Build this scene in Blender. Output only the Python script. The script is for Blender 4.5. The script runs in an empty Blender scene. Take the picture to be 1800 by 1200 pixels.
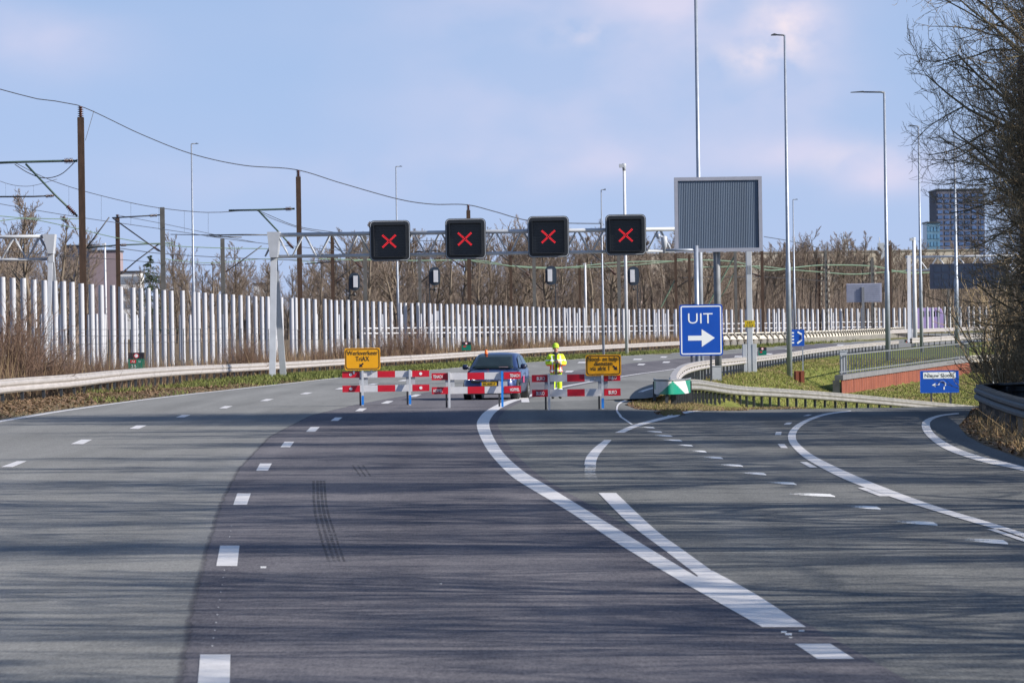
import bpy, math, random
import numpy as np
from mathutils import Vector, Matrix

random.seed(7)
rng = np.random.default_rng(7)
S = bpy.context.scene
COL = S.collection

# ------------------------------------------------------------------ camera
F_PX, CX, CY, CAM_H, ROLL = 7700.0, 900.0, 567.6, 2.4, math.radians(0.85)
RIGHT = Vector((math.cos(ROLL), 0, -math.sin(ROLL)))
UP = Vector((math.sin(ROLL), 0, math.cos(ROLL)))
FWD = Vector((0, 1, 0))
cam = bpy.data.cameras.new('camera')
cam_o = bpy.data.objects.new('camera', cam)
COL.objects.link(cam_o)
cam.sensor_width = 36.0
cam.lens = F_PX / 1800 * 36.0
cam.shift_y = (CY - 600.0) / 1800.0
cam.clip_start, cam.clip_end = 0.5, 9000
cam_o.matrix_world = Matrix(((RIGHT.x, UP.x, 0, 0), (RIGHT.y, UP.y, -1, 0), (RIGHT.z, UP.z, 0, CAM_H), (0, 0, 0, 1)))
cam.dof.use_dof = True
cam.dof.focus_distance = 150
cam.dof.aperture_fstop = 11
S.camera = cam_o

# ------------------------------------------------------------------ sky, sun, exposure
SUN_EL, SUN_AZ = math.radians(28), math.radians(108)      # azimuth clockwise from the view direction
S.view_settings.view_transform = 'Standard'
S.view_settings.look = 'None'
S.view_settings.gamma = 1
S.view_settings.exposure = 0.70
W = bpy.data.worlds.new('World'); S.world = W; W.use_nodes = True
nt = W.node_tree; nt.nodes.clear()
def N(tree, typ, **kw):
    n = tree.nodes.new(typ)
    for k, v in kw.items():
        setattr(n, k, v)
    return n
def math_node(tree, op, a, b=None, clamp=False):
    n = N(tree, 'ShaderNodeMath', operation=op, use_clamp=clamp)
    for i, v in enumerate((a, b)):
        if v is None: continue
        if hasattr(v, 'links'): tree.links.new(v, n.inputs[i])
        else: n.inputs[i].default_value = v
    return n.outputs[0]
out = N(nt, 'ShaderNodeOutputWorld'); bg = N(nt, 'ShaderNodeBackground')
tc = N(nt, 'ShaderNodeTexCoord'); sep = N(nt, 'ShaderNodeSeparateXYZ'); comb = N(nt, 'ShaderNodeCombineXYZ')
nt.links.new(tc.outputs['Generated'], sep.inputs[0])
nt.links.new(sep.outputs[0], comb.inputs[0]); nt.links.new(sep.outputs[1], comb.inputs[1])
zz = math_node(nt, 'ADD', math_node(nt, 'MULTIPLY', sep.outputs[2], 1.6), 0.30)
nt.links.new(zz, comb.inputs[2])
nrm = N(nt, 'ShaderNodeVectorMath', operation='NORMALIZE'); nt.links.new(comb.outputs[0], nrm.inputs[0])
sky = N(nt, 'ShaderNodeTexSky', sky_type='NISHITA', sun_disc=False)
sky.sun_elevation, sky.sun_rotation = SUN_EL, SUN_AZ
sky.air_density, sky.dust_density, sky.ozone_density = 1.0, 0.6, 1.5
nt.links.new(nrm.outputs[0], sky.inputs[0])
# thin spring clouds, laid out by direction in the sky
def cloud_blob(x0, z0, sx, sz):
    a = math_node(nt, 'MULTIPLY', math_node(nt, 'SUBTRACT', sep.outputs[0], x0), 1 / sx)
    b = math_node(nt, 'MULTIPLY', math_node(nt, 'SUBTRACT', sep.outputs[2], z0), 1 / sz)
    r2 = math_node(nt, 'ADD', math_node(nt, 'MULTIPLY', a, a), math_node(nt, 'MULTIPLY', b, b))
    return math_node(nt, 'EXPONENT', math_node(nt, 'MULTIPLY', r2, -1.0))
def cloud_noise(scale, sz, detail, off):
    mp = N(nt, 'ShaderNodeMapping'); mp.inputs['Scale'].default_value = (scale, scale, scale * sz)
    mp.inputs['Location'].default_value = off
    nt.links.new(tc.outputs['Generated'], mp.inputs[0])
    no = N(nt, 'ShaderNodeTexNoise'); no.inputs['Scale'].default_value = 1.0
    no.inputs['Detail'].default_value = detail; no.inputs['Roughness'].default_value = 0.45
    nt.links.new(mp.outputs[0], no.inputs[0])
    return no.outputs[0]
BLOBS = [(0.02, 0.073, 0.045, 0.012, .7), (0.015, 0.05, 0.04, 0.012, .55), (0.062, 0.066, 0.011, 0.008, 1.25), (0.065, 0.052, 0.016, 0.007, .85),
         (0.075, 0.037, 0.022, 0.005, 1.0), (0.02, 0.036, 0.03, 0.005, .6), (-0.11, 0.066, 0.022, 0.009, .6), (0.083, 0.031, 0.013, 0.004, .7),
         (-0.04, 0.034, 0.06, 0.006, .3), (0.04, 0.07, 0.01, 0.01, .5)]
tot = None
for b in BLOBS:
    g = math_node(nt, 'MULTIPLY', cloud_blob(*b[:4]), b[4])
    tot = g if tot is None else math_node(nt, 'ADD', tot, g)
nz = cloud_noise(34, 1.7, 4, (3.1, 1.7, .4))
mr = N(nt, 'ShaderNodeMapRange'); mr.inputs['From Min'].default_value = 0.36; mr.inputs['From Max'].default_value = 0.66; mr.inputs['To Min'].default_value = 0.30
nt.links.new(nz, mr.inputs[0])
fine = math_node(nt, 'MULTIPLY', mr.outputs[0], math_node(nt, 'ADD', tot, 0.05), clamp=True)
cm = N(nt, 'ShaderNodeMix', data_type='RGBA')
nt.links.new(math_node(nt, 'MULTIPLY', fine, 0.74), cm.inputs['Factor'])
lowm = N(nt, 'ShaderNodeMix', data_type='RGBA'); lowm.inputs['B'].default_value = (1.98, 2.36, 3.36, 1)
nt.links.new(math_node(nt, 'MULTIPLY', math_node(nt, 'EXPONENT', math_node(nt, 'MULTIPLY', math_node(nt, 'ABSOLUTE', sep.outputs[2]), -12.0)), 0.88), lowm.inputs['Factor'])
nt.links.new(sky.outputs[0], lowm.inputs['A'])
nt.links.new(lowm.outputs['Result'], cm.inputs['A'])
cm.inputs['B'].default_value = (3.3, 3.05, 3.7, 1)
cu = math_node(nt, 'ADD', math_node(nt, 'MULTIPLY', cloud_blob(.0635, .0672, .0075, .0058), 1.0), math_node(nt, 'MULTIPLY', cloud_blob(.0575, .0595, .010, .0045), .75))
cu = math_node(nt, 'ADD', cu, math_node(nt, 'MULTIPLY', cloud_blob(.019, .0655, .010, .0035), .45))
cu = math_node(nt, 'ADD', cu, math_node(nt, 'MULTIPLY', cloud_blob(.079, .0365, .012, .0035), .40))
nz2 = cloud_noise(95, 1.3, 6, (1.3, 4.2, 2.2)); mr2 = N(nt, 'ShaderNodeMapRange'); mr2.inputs['From Min'].default_value = .40; mr2.inputs['From Max'].default_value = .60; nt.links.new(nz2, mr2.inputs[0])
cm2 = N(nt, 'ShaderNodeMix', data_type='RGBA'); nt.links.new(math_node(nt, 'MULTIPLY', math_node(nt, 'MULTIPLY', cu, mr2.outputs[0]), .85, clamp=True), cm2.inputs['Factor'])
nt.links.new(cm.outputs['Result'], cm2.inputs['A']); cm2.inputs['B'].default_value = (3.75, 3.35, 3.65, 1)
nt.links.new(cm2.outputs['Result'], bg.inputs[0])
bg.inputs[1].default_value = 0.15
nt.links.new(bg.outputs[0], out.inputs[0])

sun = bpy.data.lights.new('sun', 'SUN'); sun.energy = 5.0; sun.angle = math.radians(0.53); sun.color = (1.0, 0.93, 0.82)
sun_o = bpy.data.objects.new('sun', sun); COL.objects.link(sun_o)
TO_SUN = Vector((math.sin(SUN_AZ) * math.cos(SUN_EL), math.cos(SUN_AZ) * math.cos(SUN_EL), math.sin(SUN_EL)))
sun_o.rotation_euler = TO_SUN.to_track_quat('Z', 'Y').to_euler()
sun_o.location = (60, -30, 60)

# ------------------------------------------------------------------ photo pixel (1800 x 1200) -> place
def ray(px, py):
    return RIGHT * ((px - CX) / F_PX) + FWD - UP * ((py - CY) / F_PX)
def at(px, py, D):
    d = ray(px, py)
    return Vector((0, 0, CAM_H)) + d * D
def lerp(a, b, t): return a + (b - a) * t
def sstep(a, b, x):
    t = min(1.0, max(0.0, (x - a) / (b - a))); return t * t * (3 - 2 * t)
def interp(tab, x):
    return float(np.interp(x, [t[0] for t in tab], [t[1] for t in tab]))
def z_main(Y): return -0.85 * sstep(130, 330, Y)
def z_ramp(Y):
    if Y < 100: return 0.0
    if Y < 134.7: return -0.00031 * (Y - 100) ** 2
    return float(np.interp(Y, [134.7, 150, 168, 181, 192, 205, 220, 240], [-.373, -.70, -1.1, -1.44, -1.84, -2.45, -2.9, -3.0]))
def hit(px, py, zf, d0=18, d1=1400):
    d = ray(px, py); best, bd = 1e9, d0; D = d0
    while D < d1:
        g = CAM_H + d.z * D - zf(D)
        if g <= 0:
            st = 0.25 if D <= 200 else 1.0; gp = CAM_H + d.z * (D - st) - zf(D - st)
            Dr_ = D - st * (-g) / max(gp - g, 1e-9)
            return Vector((d.x * Dr_, Dr_, zf(Dr_)))
        if g < best: best, bd = g, D
        D += 0.25 if D < 200 else 1.0
    return Vector((d.x * bd, bd, zf(bd)))
def GM(px, py): return hit(px, py, z_main)
def GR(px, py): return hit(px, py, z_ramp, d1=160)

# ------------------------------------------------------------------ materials
MATS = {}
def mat(name, col, rough=.6, metal=0.0, var=0.12, scale=6.0, bump=0.0, bscale=60.0, emit=None, spec=None, coord='Object', detail=4.0, col2=None, coat=0.0, island=0.0, stretch=None):
    if name in MATS: return MATS[name]
    m = bpy.data.materials.new(name); m.use_nodes = True; t = m.node_tree
    p = t.nodes['Principled BSDF']
    p.inputs['Roughness'].default_value = rough; p.inputs['Metallic'].default_value = metal
    if spec is not None: p.inputs['Specular IOR Level'].default_value = spec
    if coat: p.inputs['Coat Weight'].default_value = coat
    tcn = N(t, 'ShaderNodeTexCoord'); src = tcn.outputs[coord]
    if stretch:
        mp = N(t, 'ShaderNodeMapping'); mp.inputs['Scale'].default_value = stretch; t.links.new(src, mp.inputs[0]); src = mp.outputs[0]
    no = N(t, 'ShaderNodeTexNoise'); no.inputs['Scale'].default_value = scale; no.inputs['Detail'].default_value = detail
    t.links.new(src, no.inputs[0])
    mx = N(t, 'ShaderNodeMix', data_type='RGBA')
    lo = tuple(c * (1 - var) for c in col); hi = tuple(min(1, c * (1 + var)) for c in col) if col2 is None else col2
    if col2 is not None: lo = col
    mx.inputs['A'].default_value = (*lo, 1); mx.inputs['B'].default_value = (*hi, 1)
    r = N(t, 'ShaderNodeMapRange'); r.inputs['From Min'].default_value = .3; r.inputs['From Max'].default_value = .7
    t.links.new(no.outputs[0], r.inputs[0])
    fac = r.outputs[0]
    if island:
        ge = N(t, 'ShaderNodeNewGeometry')
        fac = math_node(t, 'ADD', math_node(t, 'MULTIPLY', fac, 1 - island), math_node(t, 'MULTIPLY', ge.outputs['Random Per Island'], island), clamp=True)
    t.links.new(fac, mx.inputs['Factor']); t.links.new(mx.outputs['Result'], p.inputs['Base Color'])
    if bump:
        nb = N(t, 'ShaderNodeTexNoise'); nb.inputs['Scale'].default_value = bscale; nb.inputs['Detail'].default_value = 3
        t.links.new(src, nb.inputs[0])
        bp = N(t, 'ShaderNodeBump'); bp.inputs['Strength'].default_value = bump; bp.inputs['Distance'].default_value = .02
        t.links.new(nb.outputs[0], bp.inputs['Height']); t.links.new(bp.outputs[0], p.inputs['Normal'])
    if emit:
        p.inputs['Emission Color'].default_value = (*emit[0], 1); p.inputs['Emission Strength'].default_value = emit[1]
    MATS[name] = m
    return m

def asphalt(name, c_lo, c_hi, tint):
    m = bpy.data.materials.new(name); m.use_nodes = True; t = m.node_tree; p = t.nodes['Principled BSDF']
    p.inputs['Roughness'].default_value = 1.0; p.inputs['Specular IOR Level'].default_value = .0
    tcn = N(t, 'ShaderNodeTexCoord')
    def nz(sc, stretch, det, rough=.6):
        mp = N(t, 'ShaderNodeMapping'); mp.inputs['Scale'].default_value = stretch; t.links.new(tcn.outputs['Object'], mp.inputs[0])
        n = N(t, 'ShaderNodeTexNoise'); n.inputs['Scale'].default_value = sc; n.inputs['Detail'].default_value = det; n.inputs['Roughness'].default_value = rough
        t.links.new(mp.outputs[0], n.inputs[0]); return n.outputs[0]
    big = nz(.35, (1, .12, 1), 4); grit = nz(42, (1, .14, 1), 3, .85); mid = nz(7, (1, .6, 1), 8, .78); wheel = nz(.9, (1, .03, 1), 2)
    f = math_node(t, 'ADD', math_node(t, 'MULTIPLY', big, .38), math_node(t, 'MULTIPLY', mid, .50))
    f = math_node(t, 'ADD', f, math_node(t, 'MULTIPLY', wheel, .3))
    f = math_node(t, 'ADD', f, math_node(t, 'MULTIPLY', grit, .75))
    r = N(t, 'ShaderNodeMapRange'); r.inputs['From Min'].default_value = .73; r.inputs['From Max'].default_value = 1.20; t.links.new(f, r.inputs[0])
    mx = N(t, 'ShaderNodeMix', data_type='RGBA'); mx.inputs['A'].default_value = (*c_lo, 1); mx.inputs['B'].default_value = (*c_hi, 1)
    t.links.new(r.outputs[0], mx.inputs['Factor'])
    t.links.new(mx.outputs['Result'], p.inputs['Base Color'])
    bp = N(t, 'ShaderNodeBump'); bp.inputs['Strength'].default_value = .25; bp.inputs['Distance'].default_value = .006
    t.links.new(grit, bp.inputs['Height']); t.links.new(bp.outputs[0], p.inputs['Normal'])
    MATS[name] = m; return m

def ground_mat():
    m = bpy.data.materials.new('ground_soil'); m.use_nodes = True; t = m.node_tree; p = t.nodes['Principled BSDF']
    p.inputs['Roughness'].default_value = .95; p.inputs['Specular IOR Level'].default_value = .1
    tcn = N(t, 'ShaderNodeTexCoord')
    def nz(sc, det):
        n = N(t, 'ShaderNodeTexNoise'); n.inputs['Scale'].default_value = sc; n.inputs['Detail'].default_value = det
        t.links.new(tcn.outputs['Object'], n.inputs[0]); return n.outputs[0]
    a, b = nz(.25, 6), nz(5, 5)
    r = N(t, 'ShaderNodeMapRange'); r.inputs['From Min'].default_value = .42; r.inputs['From Max'].default_value = .58
    t.links.new(math_node(t, 'ADD', math_node(t, 'MULTIPLY', a, .6), math_node(t, 'MULTIPLY', b, .4)), r.inputs[0])
    at_ = N(t, 'ShaderNodeVertexColor'); at_.layer_name = 'turf'
    mx = N(t, 'ShaderNodeMix', data_type='RGBA'); mx.inputs['A'].default_value = (.10, .075, .05, 1); mx.inputs['B'].default_value = (.17, .125, .08, 1)
    t.links.new(r.outputs[0], mx.inputs['Factor'])
    gx = N(t, 'ShaderNodeMix', data_type='RGBA'); gx.inputs['A'].default_value = (.085, .11, .022, 1); gx.inputs['B'].default_value = (.17, .18, .045, 1)
    t.links.new(r.outputs[0], gx.inputs['Factor'])
    f = N(t, 'ShaderNodeMix', data_type='RGBA'); t.links.new(at_.outputs[0], f.inputs['Factor'])
    t.links.new(mx.outputs['Result'], f.inputs['A']); t.links.new(gx.outputs['Result'], f.inputs['B'])
    t.links.new(f.outputs['Result'], p.inputs['Base Color'])
    bp = N(t, 'ShaderNodeBump'); bp.inputs['Strength'].default_value = .8; bp.inputs['Distance'].default_value = .06
    t.links.new(b, bp.inputs['Height']); t.links.new(bp.outputs[0], p.inputs['Normal'])
    return m

GALV = mat('galvanised_steel', (.27, .30, .36), .45, .35, .12, 3)
GALV_D = mat('weathered_galvanised', (.17, .18, .20), .6, .3, .2, 4)
RAILM = mat('guardrail_zinc', (.35, .325, .315), .5, .15, .14, 1.5, stretch=(1, 1, 4))
WHITE = mat('white_paint', (.52, .53, .57), .45, 0, .05, 2)
POLEW = mat('white_pole_paint', (.39, .40, .44), .45, 0, .09, 1.2, stretch=(3, 3, .6))
GREYW = mat('pale_grey_steel', (.38, .40, .44), .5, 0, .08, 2)
BLACK = mat('black_paint', (.012, .014, .018), .45, 0, .2, 4)
DARK = mat('dark_steel', (.05, .055, .065), .5, .2, .2, 4)
RUSTB = mat('brown_mast_steel', (.050, .027, .017), .8, 0, .3, 2.5, stretch=(3, 3, .5))
GREENI = mat('patina_green_tube', (.055, .09, .075), .6, .2, .2, 6)
INSUL = mat('brown_insulator', (.06, .022, .018), .3, 0, .1, 6)
WIREM = mat('wire_dark', (.05, .05, .055), .5, .4, .1, 2)
WIREG = mat('wire_patina', (.13, .20, .14), .6, .2, .1, 2)
RED = mat('barrier_red', (.50, .006, .022), .42, 0, .10, 3)
BWHITE = mat('barrier_white', (.56, .56, .59), .42, 0, .07, 5)
YELL = mat('sign_yellow', (.78, .36, .004), .4, 0, .04, 3)
SBLUE = mat('sign_blue', (.004, .068, .40), .38, 0, .05, 2)
SWHITE = mat('sign_white', (.78, .79, .80), .4, 0, .03, 3)
SGREEN = mat('sign_green', (.0, .14, .09), .4, 0, .06, 3)
SBLK = mat('sign_black', (.015, .013, .02), .5, 0, .1, 3)
RUST = mat('rust_sheet', (.215, .062, .034), .85, 0, .25, 3, .3, 20, col2=(.12, .030, .018), stretch=(1.6, 1.6, .22))
CONC = mat('concrete', (.42, .40, .37), .85, 0, .18, 1.5, .2, 30)
CONC_SHADE = mat('shaded_concrete', (.10, .10, .10), .9, 0, .25, 1.2)  # concrete with shade painted into its colour
TAPE = mat('blue_tape', (.01, .16, .55), .4, 0, .08, 5)
LINE = mat('line_paint', (.57, .55, .55), .55, 0, .10, 4, .2, 60)
ORANGE = mat('orange_plastic', (.75, .12, .01), .3, 0, .05, 4)
GLASSD = mat('dark_glass', (.012, .020, .022), .05, 0, .3, 2, spec=.42)
RUBBER = mat('tyre_rubber', (.015, .015, .016), .8, 0, .15, 8)

# ------------------------------------------------------------------ mesh building
class MB:
    def __init__(s): s.v, s.f, s.m, s.sm = [], [], [], []
    def add(s, vs, fs, mi=0, smooth=False):
        o = len(s.v); s.v.extend(tuple(v) for v in vs)
        for f in fs: s.f.append(tuple(i + o for i in f)); s.m.append(mi); s.sm.append(smooth)
        return s
    def quad(s, a, b, c, d, mi=0): return s.add([a, b, c, d], [(0, 1, 2, 3)], mi)
    def box(s, c, size, mi=0, M=None):
        x, y, z = (k / 2 for k in size)
        vs = [Vector((i * x, j * y, k * z)) for i in (-1, 1) for j in (-1, 1) for k in (-1, 1)]
        if M is not None: vs = [M @ v for v in vs]
        c = Vector(c); vs = [v + c for v in vs]
        return s.add(vs, [(0, 1, 3, 2), (4, 6, 7, 5), (0, 4, 5, 1), (2, 3, 7, 6), (0, 2, 6, 4), (1, 5, 7, 3)], mi)
    def tube(s, pts, rad, n=8, mi=0, caps=True, squash=None):
        pts = [Vector(p) for p in pts]
        if not hasattr(rad, '__len__'): rad = [rad] * len(pts)
        base = len(s.v); ref = None
        for i, p in enumerate(pts):
            d = (pts[min(i + 1, len(pts) - 1)] - pts[max(i - 1, 0)]).normalized()
            if ref is None:
                ref = Vector((0, 0, 1)) if abs(d.z) < .9 else Vector((1, 0, 0))
            u = d.cross(ref).normalized(); w = u.cross(d).normalized(); ref = w
            for k in range(n):
                a = 2 * math.pi * k / n
                s.v.append(tuple(p + (u * math.cos(a) + w * math.sin(a)) * rad[i]))
        for i in range(len(pts) - 1):
            for k in range(n):
                a, b = base + i * n + k, base + i * n + (k + 1) % n
                s.f.append((a, b, b + n, a + n)); s.m.append(mi); s.sm.append(n > 4)
        if caps:
            s.f.append(tuple(base + k for k in range(n))[::-1]); s.m.append(mi); s.sm.append(False)
            e = base + (len(pts) - 1) * n
            s.f.append(tuple(e + k for k in range(n))); s.m.append(mi); s.sm.append(False)
        return s
    def beam(s, a, b, w, h, mi=0):
        a, b = Vector(a), Vector(b); d = (b - a); L = d.length; d.normalize()
        ref = Vector((0, 0, 1)) if abs(d.z) < .95 else Vector((0, 1, 0))
        u = d.cross(ref).normalized(); v = u.cross(d).normalized()
        M = Matrix((u, d, v)).transposed()
        return s.box((a + b) / 2, (w, L, h), mi, M)
    def prism(s, poly, O, U, V, T, mi=0, smooth=False):
        """poly: 2d points in the U,V plane at O, extruded by vector T (front is O, back is O+T)"""
        O, U, V, T = Vector(O), Vector(U), Vector(V), Vector(T); n = len(poly)
        f = [O + U * p[0] + V * p[1] for p in poly]; b = [p + T for p in f]
        fs = [tuple(range(n)), tuple(range(2 * n - 1, n - 1, -1))] + [(i + n, (i + 1) % n + n, (i + 1) % n, i) for i in range(n)]
        return s.add(f + b, fs, mi, smooth)
    def ring(s, outer, inner, O, U, V, T, mi=0):
        O, U, V, T = Vector(O), Vector(U), Vector(V), Vector(T); n = len(outer)
        vs = [O + U * p[0] + V * p[1] for p in outer] + [O + U * p[0] + V * p[1] for p in inner]
        vs += [v + T for v in vs]
        fs = []
        for i in range(n):
            j = (i + 1) % n
            fs += [(i, j, n + j, n + i), (2 * n + i, 3 * n + i, 3 * n + j, 2 * n + j), (i, 2 * n + i, 2 * n + j, j), (n + i, n + j, 3 * n + j, 3 * n + i)]
        return s.add(vs, fs, mi)
    def lathe(s, prof, O, n=12, mi=0, axis=(0, 0, 1)):
        O = Vector(O); ax = Vector(axis).normalized(); r0 = Vector((1, 0, 0)) if abs(ax.x) < .9 else Vector((0, 1, 0))
        u = ax.cross(r0).normalized(); w = ax.cross(u).normalized(); base = len(s.v)
        for r, z in prof:
            for k in range(n):
                a = 2 * math.pi * k / n; s.v.append(tuple(O + ax * z + (u * math.cos(a) + w * math.sin(a)) * max(r, 1e-4)))
        for i in range(len(prof) - 1):
            for k in range(n):
                a, b = base + i * n + k, base + i * n + (k + 1) % n
                s.f.append((a, b, b + n, a + n)); s.m.append(mi); s.sm.append(True)
        return s
    def build(s, name, mats, parent=None, world=True, bevel=0.0):
        me = bpy.data.meshes.new(name)
        off = Vector((0, 0, 0)); q = parent
        while q is not None and world:
            off += q.location; q = q.parent
        me.from_pydata([(v[0] - off.x, v[1] - off.y, v[2] - off.z) for v in s.v], [], s.f)
        for m in (mats if isinstance(mats, (list, tuple)) else [mats]): me.materials.append(m)
        me.polygons.foreach_set('material_index', s.m); me.polygons.foreach_set('use_smooth', s.sm)
        me.update()
        o = bpy.data.objects.new(name, me); COL.objects.link(o)
        if parent is not None: o.parent = parent
        if bevel:
            b = o.modifiers.new('bevel', 'BEVEL'); b.width = bevel; b.segments = 2; b.limit_method = 'ANGLE'
        return o
def np_mesh(name, V, Fq, mats, parent=None, smooth=False):
    me = bpy.data.meshes.new(name); V = np.asarray(V, dtype=np.float64); Fq = np.asarray(Fq)
    k = Fq.shape[1]
    me.vertices.add(len(V)); me.vertices.foreach_set('co', V.ravel())
    me.loops.add(Fq.size); me.loops.foreach_set('vertex_index', Fq.ravel().astype(np.int32))
    me.polygons.add(len(Fq)); me.polygons.foreach_set('loop_start', np.arange(0, Fq.size, k, dtype=np.int32))
    if smooth: me.polygons.foreach_set('use_smooth', np.ones(len(Fq), dtype=bool))
    for m in (mats if isinstance(mats, (list, tuple)) else [mats]): me.materials.append(m)
    me.update(calc_edges=True); me.validate()
    o = bpy.data.objects.new(name, me); COL.objects.link(o)
    if parent is not None: o.parent = parent
    return o
def tag(o, label, cat, group=None):
    o['label'] = label; o['category'] = cat
    if group: o['group'] = group
    return o
def thing(name, label, cat, loc=(0, 0, 0), rz=0.0, group=None):
    o = bpy.data.objects.new(name, None); COL.objects.link(o); o.empty_display_size = .3
    o.location = loc; o.rotation_euler = (0, 0, rz); return tag(o, label, cat, group)
def copy_tree(o, parent=None):
    c = o.copy(); COL.objects.link(c)
    if parent is not None: c.parent = parent
    for ch in list(o.children):
        copy_tree(ch, c)
    return c
def rrect(w, h, r, n=5, cx=0, cy=0):
    pts = []
    for sx, sy, a0 in ((1, -1, -90), (1, 1, 0), (-1, 1, 90), (-1, -1, 180)):
        for k in range(n + 1):
            a = math.radians(a0 + 90 * k / n)
            pts.append((cx + sx * (w / 2 - r) + r * math.cos(a), cy + sy * (h / 2 - r) + r * math.sin(a)))
    return pts
XV, YV, ZV = Vector((1, 0, 0)), Vector((0, 1, 0)), Vector((0, 0, 1))
def text_part(txt, O, U, V, height, material, parent, name='lettering', width=None, weight=0.0, world=True, align='CENTER', thick=.006):
    """flat lettering with its optical centre at O"""
    cu = bpy.data.curves.new('lettering', 'FONT'); cu.body = txt; cu.size = 1.0; cu.extrude = thick; cu.offset = weight; cu.resolution_u = 3
    tmp = bpy.data.objects.new('tmp', cu); COL.objects.link(tmp)
    dg = bpy.context.evaluated_depsgraph_get(); me = bpy.data.meshes.new_from_object(tmp.evaluated_get(dg))
    bpy.data.objects.remove(tmp); bpy.data.curves.remove(cu)
    co = np.array([v.co[:] for v in me.vertices]); lo, hi = co.min(0), co.max(0)
    O, U, V = Vector(O), Vector(U).normalized(), Vector(V).normalized(); Nn = U.cross(V)
    sy = height / .72; sx = sy if width is None else width / (hi[0] - lo[0])
    off = Vector((0, 0, 0)); q = parent
    while q is not None and world: off += q.location; q = q.parent
    for v in me.vertices:
        x = (v.co.x - (lo[0] + hi[0]) / 2) * sx; y = (v.co.y - .36) * sy
        v.co = O + U * x + V * y + Nn * v.co.z - off
    me.name = name; me.materials.clear(); me.materials.append(material)
    o = bpy.data.objects.new(name, me); COL.objects.link(o); o.parent = parent
    return o
def arrow_poly(L, w, hw, hl):
    return [(-L / 2, -w / 2), (L / 2 - hl, -w / 2), (L / 2 - hl * 1.0, -hw / 2), (L / 2, 0), (L / 2 - hl, hw / 2), (L / 2 - hl, w / 2), (-L / 2, w / 2)]
def rot2(poly, a, cx=0, cy=0):
    c, s_ = math.cos(a), math.sin(a)
    return [(x * c - y * s_ + cx, x * s_ + y * c + cy) for x, y in poly]

# ------------------------------------------------------------------ ground plan curves (X as a function of Y)
def curve_px(pts, G): return sorted([(p.y, p.x) for p in (G(*q) for q in pts)])
LEFT_LINE_PX = [(-700, 860), (-300, 792), (0, 741), (100, 724), (250, 703), (400, 686), (500, 675), (602, 663.5), (700, 655), (820, 645), (900, 639), (997, 633), (1090, 626), (1192, 620), (1272, 615.5), (1350, 610), (1475, 602), (1557, 597.5), (1700, 591)]
C_LEFT = curve_px(LEFT_LINE_PX, GM)
C_LEFT = [(5, C_LEFT[0][1] - .2)] + C_LEFT
L1_L = [(1640, 1290), (1540, 1228), (1340, 1104), (1200, 1025), (1100, 965), (1000, 900), (930, 858), (896, 835), (863, 800), (845, 770), (838, 747), (843, 734), (855, 722), (882, 708), (915, 699)]
L1_R_LOW = [(1417, 1104), (1330, 1046), (1245, 1027)]
L1_R = [(1245, 1027), (1150, 970), (1065, 918), (1000, 878), (960, 853), (922, 830), (888, 800), (868, 770), (860, 747), (864, 734), (876, 721), (900, 708), (928, 699)]
C_SPLIT = curve_px([((a[0] + 10), a[1]) for a in L1_L], GM)
C_SPLIT = [(5, C_SPLIT[0][1] + .3)] + C_SPLIT
M_W = [(4.80, 132.0), (4.98, 137), (6.2, 160), (8.3, 190), (11, 220), (14.5, 262), (18.3, 300), (24, 350), (31, 400), (40, 455), (50, 510), (74, 620), (104, 740)]
R_W = [(4.9, 133), (6.3, 150), (8.6, 168), (11.5, 181), (14.8, 192), (19.7, 205), (22.6, 210.5), (30, 222)]
C_M = [(b, a) for a, b in M_W]; C_R = [(b, a) for a, b in R_W]
C_RR = [(5, 8.6), (71.6, 8.45), (81.7, 8.75), (88, 9.1), (96, 9.75), (106, 11.0), (115, 12.0), (125, 13.4), (140, 18), (160, 26)]
WALL_A, WALL_B = (19.5, 260), (36.1, 345)
def wall_x(Y): return WALL_A[0] + (Y - WALL_A[1]) / (WALL_B[1] - WALL_A[1]) * (WALL_B[0] - WALL_A[0])
def terrain(X, Y):
    zm, zr_ = z_main(Y), z_ramp(Y)
    if Y < 112: 
        z = 0.0 if Y < 100 else lerp(zm, zr_, sstep(interp(C_SPLIT, Y), interp(C_SPLIT, Y) + 5, X))
    elif Y < 200:
        q = sstep(136, 172, Y); s0, s1 = interp(C_M, max(Y, 136)) + lerp(-2.5, .6, q), interp(C_R, max(Y, 133)) + lerp(2, -.2, q)
        if s1 < s0 + 2: s1 = s0 + 2
        z = lerp(zm, zr_, sstep(s0, s1, X))
    elif Y < 262:
        s0 = interp(C_M, Y) + .8; s1 = lerp(s0 + 6.5, WALL_A[0] - .2, sstep(215, 262, Y))
        z = lerp(zm, -2.45 + .35 * sstep(205, 262, Y), sstep(s0, max(s1, s0 + 1.5), X))
    else:
        w = wall_x(Y); z = lerp(zm, -2.1, sstep(w - lerp(4.8, 1.8, sstep(262, 292, Y)), w - .2, X))
    if Y < 135:                                       # bank along the right edge of the slip road
        e = interp(C_RR, Y); z += .55 * sstep(e + .5, e + 6, X)
    l = interp(C_LEFT, Y)
    if X < l: z += .12 * sstep(0, 1.5, l - X) - .5 * sstep(4, 9, l - X) * (1 - sstep(200, 330, Y))
    return z
xs = np.unique(np.concatenate([np.arange(-46, 60, 1.25), np.linspace(-2500, -46, 26), np.linspace(60, 2500, 30)]))
ys = np.unique(np.concatenate([np.arange(8, 420, 2.0), np.arange(420, 900, 20), np.linspace(900, 6500, 25), [-60, -20]]))
V = []; TURF = []
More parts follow.
